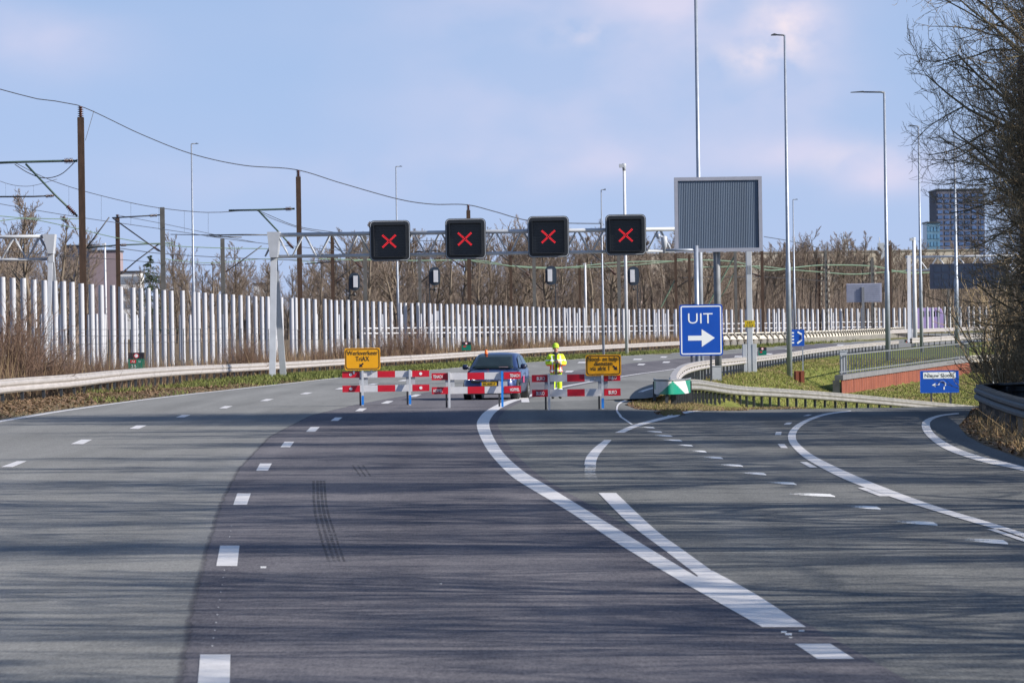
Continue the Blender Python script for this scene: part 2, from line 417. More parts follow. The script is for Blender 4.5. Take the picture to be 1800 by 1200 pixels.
for Y in ys:
    l, m_, r_ = interp(C_LEFT, Y), interp(C_M, max(Y, 136)), interp(C_R, max(133, Y))
    for X in xs:
        V.append((X, Y, terrain(X, Y) - .03))
        g = 0.0
        if X < l: g = (.8 * sstep(170, 260, Y) + .15) * sstep(5.5, 3.0, l - X)
        elif X > m_ - 1 and Y > 150: g = .95
        elif X > 3 and Y > 118 and Y <= 150: g = .55
        if X > 12 and 135 < Y < 200 and X > r_ + 3: g = .5
        TURF.append(g)
nx = len(xs)
Fq = [(j * nx + i, j * nx + i + 1, (j + 1) * nx + i + 1, (j + 1) * nx + i) for j in range(len(ys) - 1) for i in range(nx - 1)]
ground = np_mesh('ground', V, Fq, ground_mat(), smooth=True); ground['kind'] = 'structure'
vc = ground.data.color_attributes.new('turf', 'FLOAT_COLOR', 'POINT')
vc.data.foreach_set('color', np.repeat(np.array(TURF)[:, None], 4, 1).astype(np.float32).ravel())

ASPH = asphalt('asphalt_grey', (.125, .127, .128), (.27, .271, .27), None)
ASPH_P = asphalt('asphalt_purple', (.068, .067, .082), (.190, .183, .200), None)
ASPH_R = asphalt('asphalt_slip', (.080, .084, .088), (.225, .228, .228), None)
def strip(name, rows, xl, xr, zf, off, material, nlat=8):
    V, Fq = [], []
    for Y in rows:
        a, b = xl(Y), xr(Y)
        for k in range(nlat + 1):
            X = lerp(a, b, k / nlat); V.append((X, Y, zf(X, Y) + off))
    for j in range(len(rows) - 1):
        for k in range(nlat):
            a = j * (nlat + 1) + k; Fq.append((a, a + 1, a + nlat + 2, a + nlat + 1))
    o = np_mesh(name, V, Fq, material); o['kind'] = 'structure'; return o
rows_m = list(np.arange(8, 136, 2.0)) + list(np.arange(136, 420, 3.0)) + list(np.arange(420, 860, 8.0))
def main_right(Y):
    return interp(C_SPLIT, Y) if Y <= 131 else lerp(interp(C_SPLIT, 131), interp(C_M, max(Y, 136)) - .5, sstep(131, 137, Y))
strip('main_road', rows_m, lambda Y: interp(C_LEFT, Y) - .35, main_right, lambda X, Y: z_main(Y), .004, ASPH, 10)
# the slip road with its grass nose cut out: left piece (gore) and right piece (slip road)
ISL_L = [(112, None)]
isl_tip = GR(1192, 727)
isl_left = [(isl_tip.y, isl_tip.x)] + [(p.y, p.x) for p in (GM(1150, 724), GM(1118, 718), GM(1101, 711), GM(1108, 704), GM(1130, 694), GM(1150, 684))] + [(170, 4.9)]
isl_left = sorted(isl_left)
isl_right = [(isl_tip.y, isl_tip.x), (isl_tip.y + 4, isl_tip.x + 1.2)] + [(p.y, p.x) for p in (GR(1262, 721),)] 
isl_right = sorted(isl_right + [(124, 6.7), (131, 8.0), (140, 9.0), (150, 10.2), (160, 11.4), (168, 12.7), (181, 15.8), (192, 19.5), (203, 25)])
T = isl_tip.y
zr2 = lambda X, Y: terrain(X, Y) if Y < 112 else lerp(z_ramp(Y), z_main(Y), sstep(isl_tip.x + .5, isl_tip.x - 2.5, X))
rows_g = list(np.arange(8, T, 1.5)) + [T] + list(np.arange(T + .7, 150, 1.0))
strip('gore_pavement', [y for y in rows_g if y >= T], lambda Y: main_right(Y) if Y < 131 else interp(C_SPLIT, 131) + (Y - 131) * .12, lambda Y: interp(isl_left, Y), lambda X, Y: terrain(X, Y), .0035, ASPH_R, 10)
strip('slip_road', list(np.arange(8, T, 1.5)) + [T], main_right, lambda Y: interp(C_RR, Y), terrain, .004, ASPH_R, 14)
strip('slip_road_descent', [T] + list(np.arange(T + .7, 204, 1.5)), lambda Y: interp(isl_right, Y), lambda Y: max(interp(C_RR, Y), interp(isl_right, Y) + 6.5), lambda X, Y: max(terrain(X, Y), z_ramp(Y)) if Y < 150 and X < 9 else z_ramp(Y), .004, ASPH_R, 10)
# the newer purple lane, laid on the main carriageway
PUR_L = [(285, 1290), (305, 1200), (330, 1065), (358, 965), (383, 885), (415, 825), (470, 768), (545, 730), (630, 710), (735, 692), (850, 675), (960, 657), (1050, 645), (1130, 636), (1250, 625), (1400, 612)]
C_PUR = curve_px(PUR_L, GM); C_PUR = [(5, C_PUR[0][1])] + C_PUR
PUR_R = [(940, 692), (1038, 671), (1130, 656), (1207, 645), (1300, 634), (1400, 622), (1520, 609)]
C_PURR = sorted(C_SPLIT[:-1] + curve_px(PUR_R, GM))
lane_o = strip('new_lane_surface', [y for y in rows_m if y < 560], lambda Y: interp(C_PUR, Y), lambda Y: interp(C_PURR, Y) + .35 if Y > 60 else min(interp(C_SPLIT, Y) + .35, 99), lambda X, Y: z_main(Y), .0075, ASPH_P, 6)

# its left edge is a worn, feathered seam in the surfacing
ev = np.tile(np.linspace(0, 1, 7), len(lane_o.data.vertices) // 7)
ea = lane_o.data.color_attributes.new('seam', 'FLOAT_COLOR', 'POINT'); ea.data.foreach_set('color', np.repeat(ev[:, None], 4, 1).astype(np.float32).ravel())
t = ASPH_P.node_tree; p = t.nodes['Principled BSDF']; sv = N(t, 'ShaderNodeVertexColor'); sv.layer_name = 'seam'
tcn = N(t, 'ShaderNodeTexCoord'); mp = N(t, 'ShaderNodeMapping'); mp.inputs['Scale'].default_value = (1, .35, 1); t.links.new(tcn.outputs['Object'], mp.inputs[0])
no = N(t, 'ShaderNodeTexNoise'); no.inputs['Scale'].default_value = 2.2; no.inputs['Detail'].default_value = 7; no.inputs['Roughness'].default_value = .7; t.links.new(mp.outputs[0], no.inputs[0])
t.links.new(math_node(t, 'ADD', math_node(t, 'MULTIPLY', sv.outputs[0], 60.0), math_node(t, 'MULTIPLY', math_node(t, 'SUBTRACT', no.outputs[0], .5), 1.6), clamp=True), p.inputs['Alpha'])

# ------------------------------------------------------------------ painted markings
mk = MB()
def ztop(X, Y): return terrain(X, Y) if X > interp(C_SPLIT, min(Y, 131)) + .3 and Y < 150 else z_main(Y)
def drape(p, off=.0112): return Vector((p.x, p.y, ztop(p.x, p.y) + off))
def resamp(pts, n):
    a = np.array(pts, float); d = np.concatenate([[0], np.cumsum(np.hypot(*np.diff(a, axis=0).T))]); t = np.linspace(0, d[-1], n)
    # Catmull-Rom through the points for smooth curves
    out = []
    for q in t:
        i = min(max(int(np.searchsorted(d, q) - 1), 0), len(a) - 2); u = (q - d[i]) / max(d[i + 1] - d[i], 1e-9)
        p0 = a[max(i - 1, 0)]; p1 = a[i]; p2 = a[i + 1]; p3 = a[min(i + 2, len(a) - 1)]
        out.append(.5 * ((2 * p1) + (-p0 + p2) * u + (2 * p0 - 5 * p1 + 4 * p2 - p3) * u * u + (-p0 + 3 * p1 - 3 * p2 + p3) * u ** 3))
    return out
def band(mb, lpx, rpx, G, n=60, mi=0, off=.0112):
    L = [drape(G(*p), off) for p in resamp(lpx, n)]; R = [drape(G(*p), off) for p in resamp(rpx, n)]
    for i in range(n - 1): mb.quad(L[i], R[i], R[i + 1], L[i + 1], mi)
def pquad(mb, q, G, mi=0, off=.0112, n=4):
    a, b, c, d = q                                   # far-left, far-right, near-right, near-left
    L = [drape(G(lerp(d[0], a[0], t), lerp(d[1], a[1], t)), off) for t in np.linspace(0, 1, n)]
    R = [drape(G(lerp(c[0], b[0], t), lerp(c[1], b[1], t)), off) for t in np.linspace(0, 1, n)]
    for i in range(n - 1): mb.quad(L[i], R[i], R[i + 1], L[i + 1], mi)
band(mk, L1_L[3:], L1_R, GM, 110)
Lm = [GM(*p) for p in resamp([(1340, 1104), (1200, 1025)], 12)]
Rm = [GM(*p) for p in resamp([(1417, 1104), (1330, 1047), (1252, 1004)], 12)]
for i in range(11): mk.quad(drape(Lm[i], .0122), drape(Rm[i], .0122), drape(Rm[i + 1], .0122), drape(Lm[i + 1], .0122))
band(mk, [(1245, 1027), (1180, 977), (1105, 920), (1052, 867)], [(1250, 1003), (1200, 967), (1150, 930), (1083, 867)], GM, 40, off=.0105)
pquad(mk, [(1397, 1133), (1460, 1133), (1502, 1160), (1437, 1160)], GM)
def line_world(mb, crv, y0, y1, w, zf, off=.0112, step=3.0):
    ys_ = list(np.arange(y0, y1, step)) + [y1]
    P = [Vector((interp(crv, y), y, 0)) for y in ys_]
    for i in range(len(P) - 1):
        t0 = (P[min(i + 1, len(P) - 1)] - P[max(i - 1, 0)]).normalized(); t1 = (P[min(i + 2, len(P) - 1)] - P[i]).normalized()
        n0, n1 = Vector((t0.y, -t0.x, 0)) * w / 2, Vector((t1.y, -t1.x, 0)) * w / 2
        q = [P[i] - n0, P[i] + n0, P[i + 1] + n1, P[i + 1] - n1]
        mb.quad(*[Vector((p.x, p.y, zf(p.x, p.y) + off)) for p in q])
zm2 = lambda X, Y: z_main(Y)
line_world(mk, C_LEFT, 30, 700, .22, zm2)
line_world(mk, curve_px([(922, 698), (940, 693), (985, 681), (1038, 671), (1130, 656), (1207, 645), (1300, 634), (1400, 622), (1520, 609)], GM), 132, 480, .24, zm2)
D1 = [[(352, 1152), (405, 1152), (402, 1290), (340, 1290)], [(387, 960), (421, 960), (417, 996), (380, 996)], [(417, 868), (441, 868), (434, 888), (410, 888)], [(457, 815), (478, 815), (471, 828), (450, 828)], [(500, 777), (517, 777), (510, 786.5), (493, 786.5)], [(546, 751), (562, 751), (554, 759), (538, 759)], [(589, 734), (602, 734), (594, 740), (581, 740)], [(632, 718), (645, 718), (637, 723), (624, 723)], [(680, 705), (692, 705), (682, 709.5), (669, 709.5)], [(730, 693.5), (741, 693.5), (731, 697.5), (718, 697.5)], [(777, 684), (788, 684), (779, 688), (766, 688)]]
D2 = [[(30, 811), (47, 811), (22, 821.5), (1, 821.5)], [(143, 773), (162, 773), (146, 781), (124, 781)], [(240, 748), (258, 748), (244, 754), (227, 754)], [(320, 729.5), (335, 729.5), (324, 734), (309, 734)], [(395, 714), (409, 714), (398, 718), (385, 718)], [(468, 701.5), (481, 701.5), (470, 705), (457, 705)], [(537, 690), (550, 690), (540, 693), (527, 693)], [(598, 681.5), (610, 681.5), (601, 684.5), (588, 684.5)], [(655, 674), (666, 674), (657, 676.5), (645, 676.5)], [(709, 667.5), (720, 667.5), (711, 670), (699, 670)], [(765, 661), (776, 661), (767, 663), (756, 663)]]
for q in D1 + D2: pquad(mk, q, GM)
for a, b, y, h in [(993, 1007, 653, 2.6), (1015, 1030, 637, 2.2), (1112, 1128, 631.5, 2.2), (1120, 1133, 640.5, 2.4), (1160, 1172, 627.5, 2), (1164, 1177, 636.5, 2.2), (1290, 1306, 626.5, 2), (1045, 1058, 646, 2.4), (1456, 1468, 614.5, 1.8), (1500, 1511, 610.5, 1.6), (1470, 1483, 606.5, 1.5), (1537, 1552, 608.5, 1.5), (1230, 1243, 619, 1.8), (1345, 1357, 622, 1.8), (1380, 1392, 613, 1.6)]:
    pquad(mk, [(a + 3, y - h / 2), (b + 2, y - h / 2), (b - 2, y + h / 2), (a, y + h / 2)], GM)
# slip road lines
band(mk, [(1027, 818), (1030, 805), (1042, 790), (1062, 774)], [(1047, 818), (1050, 806), (1058, 793), (1075, 774)], GR, 14)
band(mk, [(1081, 761), (1110, 748.5), (1140, 740), (1175, 731.5), (1220, 724.5), (1262, 719.5)], [(1097, 761), (1122, 750), (1160, 739.5), (1200, 730.5), (1237, 724.5), (1295, 719)], GR, 40)
band(mk, [(1108.5, 746.5), (1086, 728), (1083, 717), (1088.5, 707), (1106, 696.5), (1129, 686.5), (1148, 681)], [(1113, 746.5), (1089.5, 727), (1086, 717), (1091.5, 708), (1108, 698.5), (1131, 688.5), (1152, 682)], GM, 40)
band(mk, [(1940, 995), (1800, 948), (1740, 928), (1650, 901), (1560, 872), (1480, 841), (1420, 809), (1394, 787), (1385, 771), (1389, 757), (1408, 742), (1447, 728), (1495, 722)], [(1940, 982), (1800, 938), (1740, 919), (1650, 892), (1572, 864), (1500, 835), (1437, 805), (1409, 785), (1399, 771), (1402, 757), (1418, 743), (1452, 730), (1497, 723.5)], GR, 90)
band(mk, [(1950, 876), (1800, 829), (1725, 812), (1662, 790), (1630, 767), (1620, 750), (1625, 739), (1650, 730), (1685, 726)], [(1950, 864), (1800, 821), (1725, 803), (1676, 785), (1645, 765), (1635, 750), (1637, 740), (1655, 732), (1686, 728)], GR, 60)
for q in [[(1420, 729), (1428, 729), (1421, 731.5), (1411, 731.5)], [(1383, 743), (1393, 743), (1388, 747), (1377, 747)], [(1364, 759.5), (1374, 759.5), (1373, 765), (1362, 765)], [(1367, 781), (1379, 781), (1385, 788), (1373, 788)], [(1406, 812.5), (1418, 812.5), (1437, 822.5), (1424, 822.5)], [(1507, 858), (1524, 858), (1563, 873), (1546, 873)], [(1735, 931), (1757, 931), (1830, 956), (1808, 956)]]:
    pquad(mk, q, GR)
t = LINE.node_tree; p = t.nodes['Principled BSDF']
tcn = N(t, 'ShaderNodeTexCoord'); no = N(t, 'ShaderNodeTexNoise'); no.inputs['Scale'].default_value = 16; no.inputs['Detail'].default_value = 8; no.inputs['Roughness'].default_value = .8
t.links.new(tcn.outputs['Object'], no.inputs[0])
t.links.new(math_node(t, 'MULTIPLY', math_node(t, 'SUBTRACT', no.outputs[0], .30), 9.0, clamp=True), p.inputs['Alpha'])
mo = mk.build('lane_markings', LINE); mo['kind'] = 'structure'
# half scraped-off old marks: fade along their length by a worn mask in the paint
wm = bpy.data.materials.new('worn_line_paint'); wm.use_nodes = True; t = wm.node_tree; p = t.nodes['Principled BSDF']
p.inputs['Base Color'].default_value = (.72, .71, .70, 1); p.inputs['Roughness'].default_value = .6
tcn = N(t, 'ShaderNodeTexCoord'); no = N(t, 'ShaderNodeTexNoise'); no.inputs['Scale'].default_value = 9; no.inputs['Detail'].default_value = 6
t.links.new(tcn.outputs['Object'], no.inputs[0]); wa = N(t, 'ShaderNodeVertexColor'); wa.layer_name = 'wear'
al = math_node(t, 'MULTIPLY', math_node(t, 'SUBTRACT', math_node(t, 'ADD', math_node(t, 'MULTIPLY', wa.outputs[0], 1.5), no.outputs[0]), 1.0), 2.2, clamp=True)
t.links.new(al, p.inputs['Alpha'])
om = MB(); wear = []
OLD = [(1123, 1151, 751.5, 2.6), (1131, 1164, 759, 2.6), (1144, 1182, 766, 2.8), (1160, 1199, 774, 3), (1187, 1218, 783, 3.2), (1213, 1242, 793.5, 3.6), (1229, 1271, 804.5, 4), (1258, 1306, 818, 4.2), (1300, 1347, 832.5, 4.8), (1345, 1400, 849.5, 5), (1378, 1468, 870, 6), (1484, 1548, 892, 6.6), (1570, 1648, 919.5, 7.4), (1688, 1772, 951.5, 9)]
for a, b, y, h in OLD:
    n = 10; P = []
    for k in range(n + 1):
        x = lerp(a, b, k / n); yy = y + (k / n - .5) * h * .6; hh = h * (.40 + .40 * min(1, k / n * 1.6)) * .5
        if k == n: hh *= .35; yy += h * .3
        P.append((drape(GR(x, yy - hh), .0103), drape(GR(x, yy + hh), .0103)))
    for k in range(n):
        om.quad(P[k][1], P[k + 1][1], P[k + 1][0], P[k][0]); wear += [min(.88, k / n * .62 + .32)] * 4
for k in range(22):
    y_ = 925 + 268 * (k / 21) ** 1.12
    if 955 < y_ < 1000 or y_ > 1148: continue
    x_ = lerp(407, 371, (y_ - 925) / 225); s_ = .8 + k * .03
    om.quad(drape(GM(x_ - s_, y_ + s_ * .7), .0099), drape(GM(x_ + s_, y_ + s_ * .7), .0099), drape(GM(x_ + s_, y_ - s_ * .7), .0099), drape(GM(x_ - s_, y_ - s_ * .7), .0099)); wear += [.50] * 4
for x_, y_, s_ in [(463, 998, 5), (1378, 1112, 5), (1386, 1116, 6), (1409, 1110, 5), (1390, 1122, 3), (775, 1027, 2)]:
    om.quad(drape(GM(x_ - s_, y_ + s_ * .3), .0099), drape(GM(x_ + s_, y_ + s_ * .3), .0099), drape(GM(x_ + s_, y_ - s_ * .3), .0099), drape(GM(x_ - s_, y_ - s_ * .3), .0099)); wear += [.6] * 4
gl = resamp([(1040, 817), (1038, 832), (1046, 850), (1062, 868)], 14)
for k in range(13):
    a, b = gl[k], gl[k + 1]
    om.quad(drape(GR(a[0] - 10, a[1]), .0096), drape(GR(a[0] + 8, a[1]), .0096), drape(GR(b[0] + 9, b[1]), .0096), drape(GR(b[0] - 11, b[1]), .0096)); w_ = .42 * (1 - k / 13) + .08; wear += [w_] * 4
oo = om.build('worn_markings', wm); oo['kind'] = 'structure'
ca = oo.data.color_attributes.new('wear', 'FLOAT_COLOR', 'POINT')
ca.data.foreach_set('color', np.repeat(np.array(wear)[:, None], 4, 1).astype(np.float32).ravel())
# tyre marks
tm = bpy.data.materials.new('tyre_mark'); tm.use_nodes = True; t = tm.node_tree; p = t.nodes['Principled BSDF']
p.inputs['Base Color'].default_value = (.02, .018, .02, 1); p.inputs['Roughness'].default_value = .8
tcn = N(t, 'ShaderNodeTexCoord'); no = N(t, 'ShaderNodeTexNoise'); no.inputs['Scale'].default_value = 5; no.inputs['Detail'].default_value = 5
t.links.new(tcn.outputs['Object'], no.inputs[0])
t.links.new(math_node(t, 'MULTIPLY', math_node(t, 'SUBTRACT', no.outputs[0], .34), 2.0, clamp=True), p.inputs['Alpha'])
ty = MB()
for k, (dx, w) in enumerate([(0, 4.5), (9.5, 5), (18, 5), (26, 4)]):
    c = resamp([(551 + dx * .72, 845), (553 + dx * .85, 895), (563 + dx * 1.0, 940), (578 + dx * 1.05, 988)], 20)
    band(ty, [(q[0] - w / 2, q[1]) for q in c], [(q[0] + w / 2, q[1]) for q in c], GM, 20, off=.0092)
for k in range(3):
    c = [(620 + k * 9, 818), (634 + k * 9, 838)]
    band(ty, [(q[0] - 2, q[1]) for q in c], [(q[0] + 1.5, q[1]) for q in c], GM, 4, off=.0092)
to = ty.build('tyre_marks', tm); to['kind'] = 'structure'

# ------------------------------------------------------------------ guardrails
PROF = [(0, 0), (.012, .0), (.075, .045), (.075, .10), (.02, .155), (.075, .21), (.075, .265), (.012, .31), (0, .31), (-.02, .30), (.045, .255), (.045, .215), (-.01, .155), (.045, .095), (.045, .055), (-.02, .01)]
def extrude_path(mb, pts, nrm_side, prof, z0, mi=0, smooth=True):
    """sweep a closed (offset,z) profile along ground points; nrm_side +1: profile points to the right of travel"""
    n = len(prof); base = len(mb.v)
    for i, p in enumerate(pts):
        t = (pts[min(i + 1, len(pts) - 1)] - pts[max(i - 1, 0)]); t.z = 0; t.normalize()
        nn = Vector((t.y, -t.x, 0)) * nrm_side
        for a, b in prof: mb.v.append(tuple(p + nn * a + Vector((0, 0, z0[i] + b))))
    for i in range(len(pts) - 1):
        for k in range(n):
            a, b = base + i * n + k, base + i * n + (k + 1) % n
            mb.f.append((a, b, b + n, a + n)); mb.m.append(mi); mb.sm.append(False)
    for e in (base, base + (len(pts) - 1) * n):
        mb.f.append(tuple(e + k for k in range(n))); mb.m.append(mi); mb.sm.append(False)
def smooth_path(pts, step):
    a = np.array([p[:] for p in pts]); d = np.concatenate([[0], np.cumsum(np.linalg.norm(np.diff(a, axis=0), axis=1))])
    n = max(2, int(d[-1] / step) + 1); q = resamp3(a, d, n)
    return [Vector(x) for x in q]
def resamp3(a, d, n):
    out = []
    for q in np.linspace(0, d[-1], n):
        i = min(max(int(np.searchsorted(d, q) - 1), 0), len(a) - 2); u = (q - d[i]) / max(d[i + 1] - d[i], 1e-9)
        p0 = a[max(i - 1, 0)]; p1 = a[i]; p2 = a[i + 1]; p3 = a[min(i + 2, len(a) - 1)]
        out.append(.5 * ((2 * p1) + (-p0 + p2) * u + (2 * p0 - 5 * p1 + 4 * p2 - p3) * u * u + (-p0 + 3 * p1 - 3 * p2 + p3) * u ** 3))
    return out
def guardrail(label, pts, side, h=.78, post_step=4.0, both=False, zs=None, rail_h=.31, mats=(RAILM, DARK), max_posts=95, cap=True):
    base = pts[0]; root = thing('guardrail', label, 'guardrail', tuple(base))
    path = smooth_path(pts, 2.0)
    sc = rail_h / .31; prof = [(a, b * sc) for a, b in PROF]
    mb = MB(); top = [h - rail_h] * len(path)
    extrude_path(mb, path, side, prof, top)
    if both: extrude_path(mb, path, -side, [(a + .10, b) for a, b in prof], top)
    if cap: extrude_path(mb, path, side, [(-.16, 0), (.03, 0), (.03, .05), (-.16, .05)], [h + .003] * len(path))
    mb.build('rail', mats[0], root)
    d = 0.0; nxt = .6; cnt = 0; first = None
    for i in range(len(path) - 1):
        sg = (path[i + 1] - path[i]).length
        while nxt <= d + sg and cnt < max_posts:
            p = path[i].lerp(path[i + 1], (nxt - d) / sg); cnt += 1; nxt += post_step
            if first is None:
                pm = MB(); pm.box((0, 0, (h - .06) / 2 - .1), (.10, .06, h + .1)); pm.box((.0, 0, h - .1), (.16, .1, .12))
                first = pm.build('post', mats[1], root, world=False); q = first
            else:
                q = first.copy(); COL.objects.link(q); q.parent = root
            t = path[i + 1] - path[i]; q.rotation_euler = (0, 0, math.atan2(t.y, t.x) - math.pi / 2)
            t.normalize(); nn = Vector((t.y, -t.x, 0)) * side
            q.location = p - root.location - nn * .085
        d += sg
    return root
LG = [(-90, 727, 34), (18, 712, 34), (130, 700, 34), (225, 685, 30), (317, 674, 28), (402, 667, 26), (500, 659.5, 24), (600, 652, 22), (700, 645, 21), (760, 641, 20), (850, 634, 18), (978, 625.5, 16), (1090, 619, 14.5), (1190, 613, 13), (1270, 608, 12)]
lgp = [GM(x, y) for x, y, h in LG]
lgp = [lgp[0] + (lgp[0] - lgp[1]) * 1.5] + lgp
guardrail('long pale steel guardrail along the left verge in front of the white poles', lgp, 1, .80, 4.0, rail_h=.40)
guardrail('double steel guardrail curving off from the grass nose behind the blue exit sign', [Vector((a, b, z_main(b) - (.26 if b < 135 else .10 if b < 138 else 0))) for a, b in M_W[:10]], -1, .78, 4.0, both=True)
guardrail('mossy guardrail beside the slip road, leading from the green and white nose', [Vector((a, b, z_)) for (a, b), z_ in zip(R_W[:7], (-.22, -.42, -.92, -1.30, -1.72, -2.38, -2.75))], 1, .74, 1.9, both=True, mats=(mat('mossy_rail', (.17, .165, .155), .6, .2, .35, 2.5, col2=(.27, .26, .25)), DARK))
S_W = [(9.25, 60), (9.45, 72), (9.75, 82), (10.25, 92), (10.9, 102), (11.25, 106.2), (11.7, 107.8), (12.3, 107.6), (12.55, 105.5), (12.3, 100), (12.0, 92), (11.9, 84)]
guardrail('dark shaded guardrail with a rounded end on the right verge under the bare trees', [Vector((a, b, terrain(a, b))) for a, b in S_W], -1, .70, 2.2, mats=(mat('tree_shade_rail', (.022, .026, .030), .6, .1, .5, 3), DARK))  # near-black rail colour carries the shade of the trees

# nose cover with green and white chevrons
nz_root = thing('guardrail_nose', 'curved guardrail nose panel with green and white chevrons at the grass tip', 'crash nose', (4.6, 132, 0))
nzb = MB(); npn = []
for k in range(41):
    a = lerp(math.radians(150), math.radians(395), k / 40)
    if k <= 20: npn.append(Vector((4.75 + .55 * math.cos(a), 131.2 + .9 * math.sin(a), 0)))
arc = [Vector((4.35, 134.5, 0)), Vector((4.28, 132.6, 0)), Vector((4.36, 131.3, 0)), Vector((4.62, 130.7, 0)), Vector((5.0, 131.1, 0)), Vector((5.28, 132.4, 0)), Vector((5.44, 134.2, 0))]
arc = smooth_path(arc, .045)
L_ = len(arc); NV = 20
for i in range(L_ - 1):
    for j in range(NV):
        v = (j + .5) / NV; xm_ = (arc[i].x + arc[i + 1].x) / 2; t = (xm_ - 4.28) / 1.16
        if i < L_ * .33: t = -.02
        g = (v < 1 - abs(t - .42) / .36 and t > .06) or (t > .78 and v > (t - .78) / .22 * -1.0 + (t - .78) * 0 + 1 - (t - .78) / .30) or t < 0 and v > .35
        z0, z1 = .20 + .40 * j / NV, .20 + .40 * (j + 1) / NV
        nzb.quad(arc[i] + ZV * z0, arc[i + 1] + ZV * z0, arc[i + 1] + ZV * z1, arc[i] + ZV * z1, 1 if g else 0)
o = nzb.build('chevron_panel', [mat('chevron_white', (.50, .50, .51), .5, 0, .14, 3), mat('chevron_green', (.0, .20, .13), .4, 0, .05, 3)], nz_root)
sd = o.modifiers.new('solid', 'SOLIDIFY'); sd.thickness = .012
tb = MB(); tb.tube([p + ZV * .625 for p in arc[::3]], .03, 6); tb.build('top_rail', GALV_D, nz_root)
tb = MB()
for p in (arc[6], arc[L_ // 2], arc[-7]): tb.box(p + Vector((0, .1, .25)), (.09, .09, .6))
tb.build('support', DARK, nz_root)

# ------------------------------------------------------------------ signs, barriers
def sign_frame(x0, y0, x1, y1, D):
    """world centre, width, height of a sign panel seen between two photo corners at distance D"""
    return at((x0 + x1) / 2, (y0 + y1) / 2, D), (x1 - x0) / F_PX * D, (y1 - y0) / F_PX * D
NB = -YV
def panel(root, c, w, h, r, mats_, name='panel', t=.03, border=None, bw=.03, inset=.03, bmat=None):
    mb = MB(); mb.prism(rrect(w, h, r), c, XV, ZV, YV * t)
    p = mb.build(name, mats_, root)
    if border:
        b = MB(); b.ring(rrect(w - 2 * inset, h - 2 * inset, max(r - inset * .4, .02)), rrect(w - 2 * inset - 2 * bw, h - 2 * inset - 2 * bw, max(r - inset * .4 - bw, .015)), c - YV * .004, XV, ZV, YV * .006)
        b.build('border', border, p)
    return p
def barrier(label, px_legs, ground_px, x0, x1, tops, segs, texts=None, dots=None, blue=(1, 1), white_end=None):
    gl, gr = GM(*ground_px[0]), GM(*ground_px[1])
    D = (gl.y + gr.y) / 2
    gl, gr = (Vector((ray(q[0], 700).x * D, D, gl.z)) for q in ground_px)
    ctr = (gl + gr) / 2
    root = thing('road_barrier', label, 'barrier', tuple(ctr))
    d = (gr - gl); d.z = 0; d.normalize(); n = Vector((d.y, -d.x, 0))         # n faces the camera
    def P(px):                                                                # along the barrier for a photo column
        r_ = ray(px, 690); t = (gl.x * n.x + gl.y * n.y) / (r_.x * n.x + r_.y * n.y); q = r_ * t
        return Vector((q.x, q.y, 0))
    for (zt, zb), k in zip(tops, range(2)):
        mb = MB()
        for (a, b, c) in segs:
            A, B = P(a), P(b); M = Matrix((d, n, ZV)).transposed()
            mb.box((A + B) / 2 + ZV * ((zt + zb) / 2) + n * .03 + ZV * ctr.z, ((B - A).length - .004, .026 if c != 2 else .02, zt - zb), c, M)
        pl = mb.build('plank', [RED, BWHITE, GALV], root)
        if texts:
            for (px, tx, hgt, wd) in texts[k]:
                text_part(tx, P(px) + ZV * (ctr.z + (zt + zb) / 2) + n * .046, d, ZV, hgt, SWHITE, pl, width=wd, weight=.015, thick=.003)
        if dots:
            for px in dots:
                q = MB(); q.prism([(.045 * math.cos(i * math.pi / 8), .045 * math.sin(i * math.pi / 8)) for i in range(16)], P(px) + ZV * (ctr.z + (zt + zb) / 2) + n * .05, d, ZV, n * -.01)
                q.build('reflector', SWHITE, pl)
    for k, px in enumerate(px_legs):
        A = P(px); h = tops[0][0] + .02
        mb = MB(); mb.beam(A + n * .30 + ZV * ctr.z, A + n * .055 + ZV * (ctr.z + h), .06, .06); 
        lg = mb.build('leg', GREYW if blue[k] != 3 else TAPE, root)
        if blue[k] == 1:
            t = MB(); t.beam(A + n * .293 + ZV * (ctr.z + .03), A + n * .236 + ZV * (ctr.z + .30), .068, .068); t.build('tape', TAPE, lg)
        mb = MB(); mb.beam(A - n * .32 - d * .09 + ZV * ctr.z, A - n * .01 - d * .09 + ZV * (ctr.z + h - .1), .05, .05); mb.build('brace', DARK, root)
        mb = MB(); mb.box(A + d * .02 + n * -.005 + ZV * (ctr.z + (tops[0][0] + tops[1][1]) / 2), (.26, .02, tops[0][0] - tops[1][1] - .02), 0, Matrix((d, n, ZV)).transposed()); mb.build('bracket', GREYW, root)
    return root, P, d, n, ctr
segA = [(602, 633, 0), (633, 664, 1), (664, 695, 0), (695, 725, 1), (725, 755, 0)]
b1 = barrier('red and white plank barrier under the yellow Werkverkeer sign', (638, 721), ((638, 711.5), (721, 713.5)), 602, 755, ((1.03, .84), (.61, .415)), segA, dots=(617, 740))
segB = [(759, 788, 0), (788, 822, 1), (822, 852, 0), (852, 884, 1), (886, 916, 0)]
b2 = barrier('red and white plank barrier standing in front of the blue car', (790, 883), ((790, 714.5), (883, 717.5)), 758, 917, ((1.0, .80), (.60, .40)), segB,
             texts=[[(770, 'TENACH', .09, .27), (905, 'TENACH', .09, .27)], [(770, 'HOFMEL', .09, .27), (905, 'HOFMEL', .09, .27)]], blue=(0, 3))
segC = [(935, 966, 0), (966, 997, 1), (997, 1028, 0), (1028, 1061, 1), (1062, 1091, 0)]
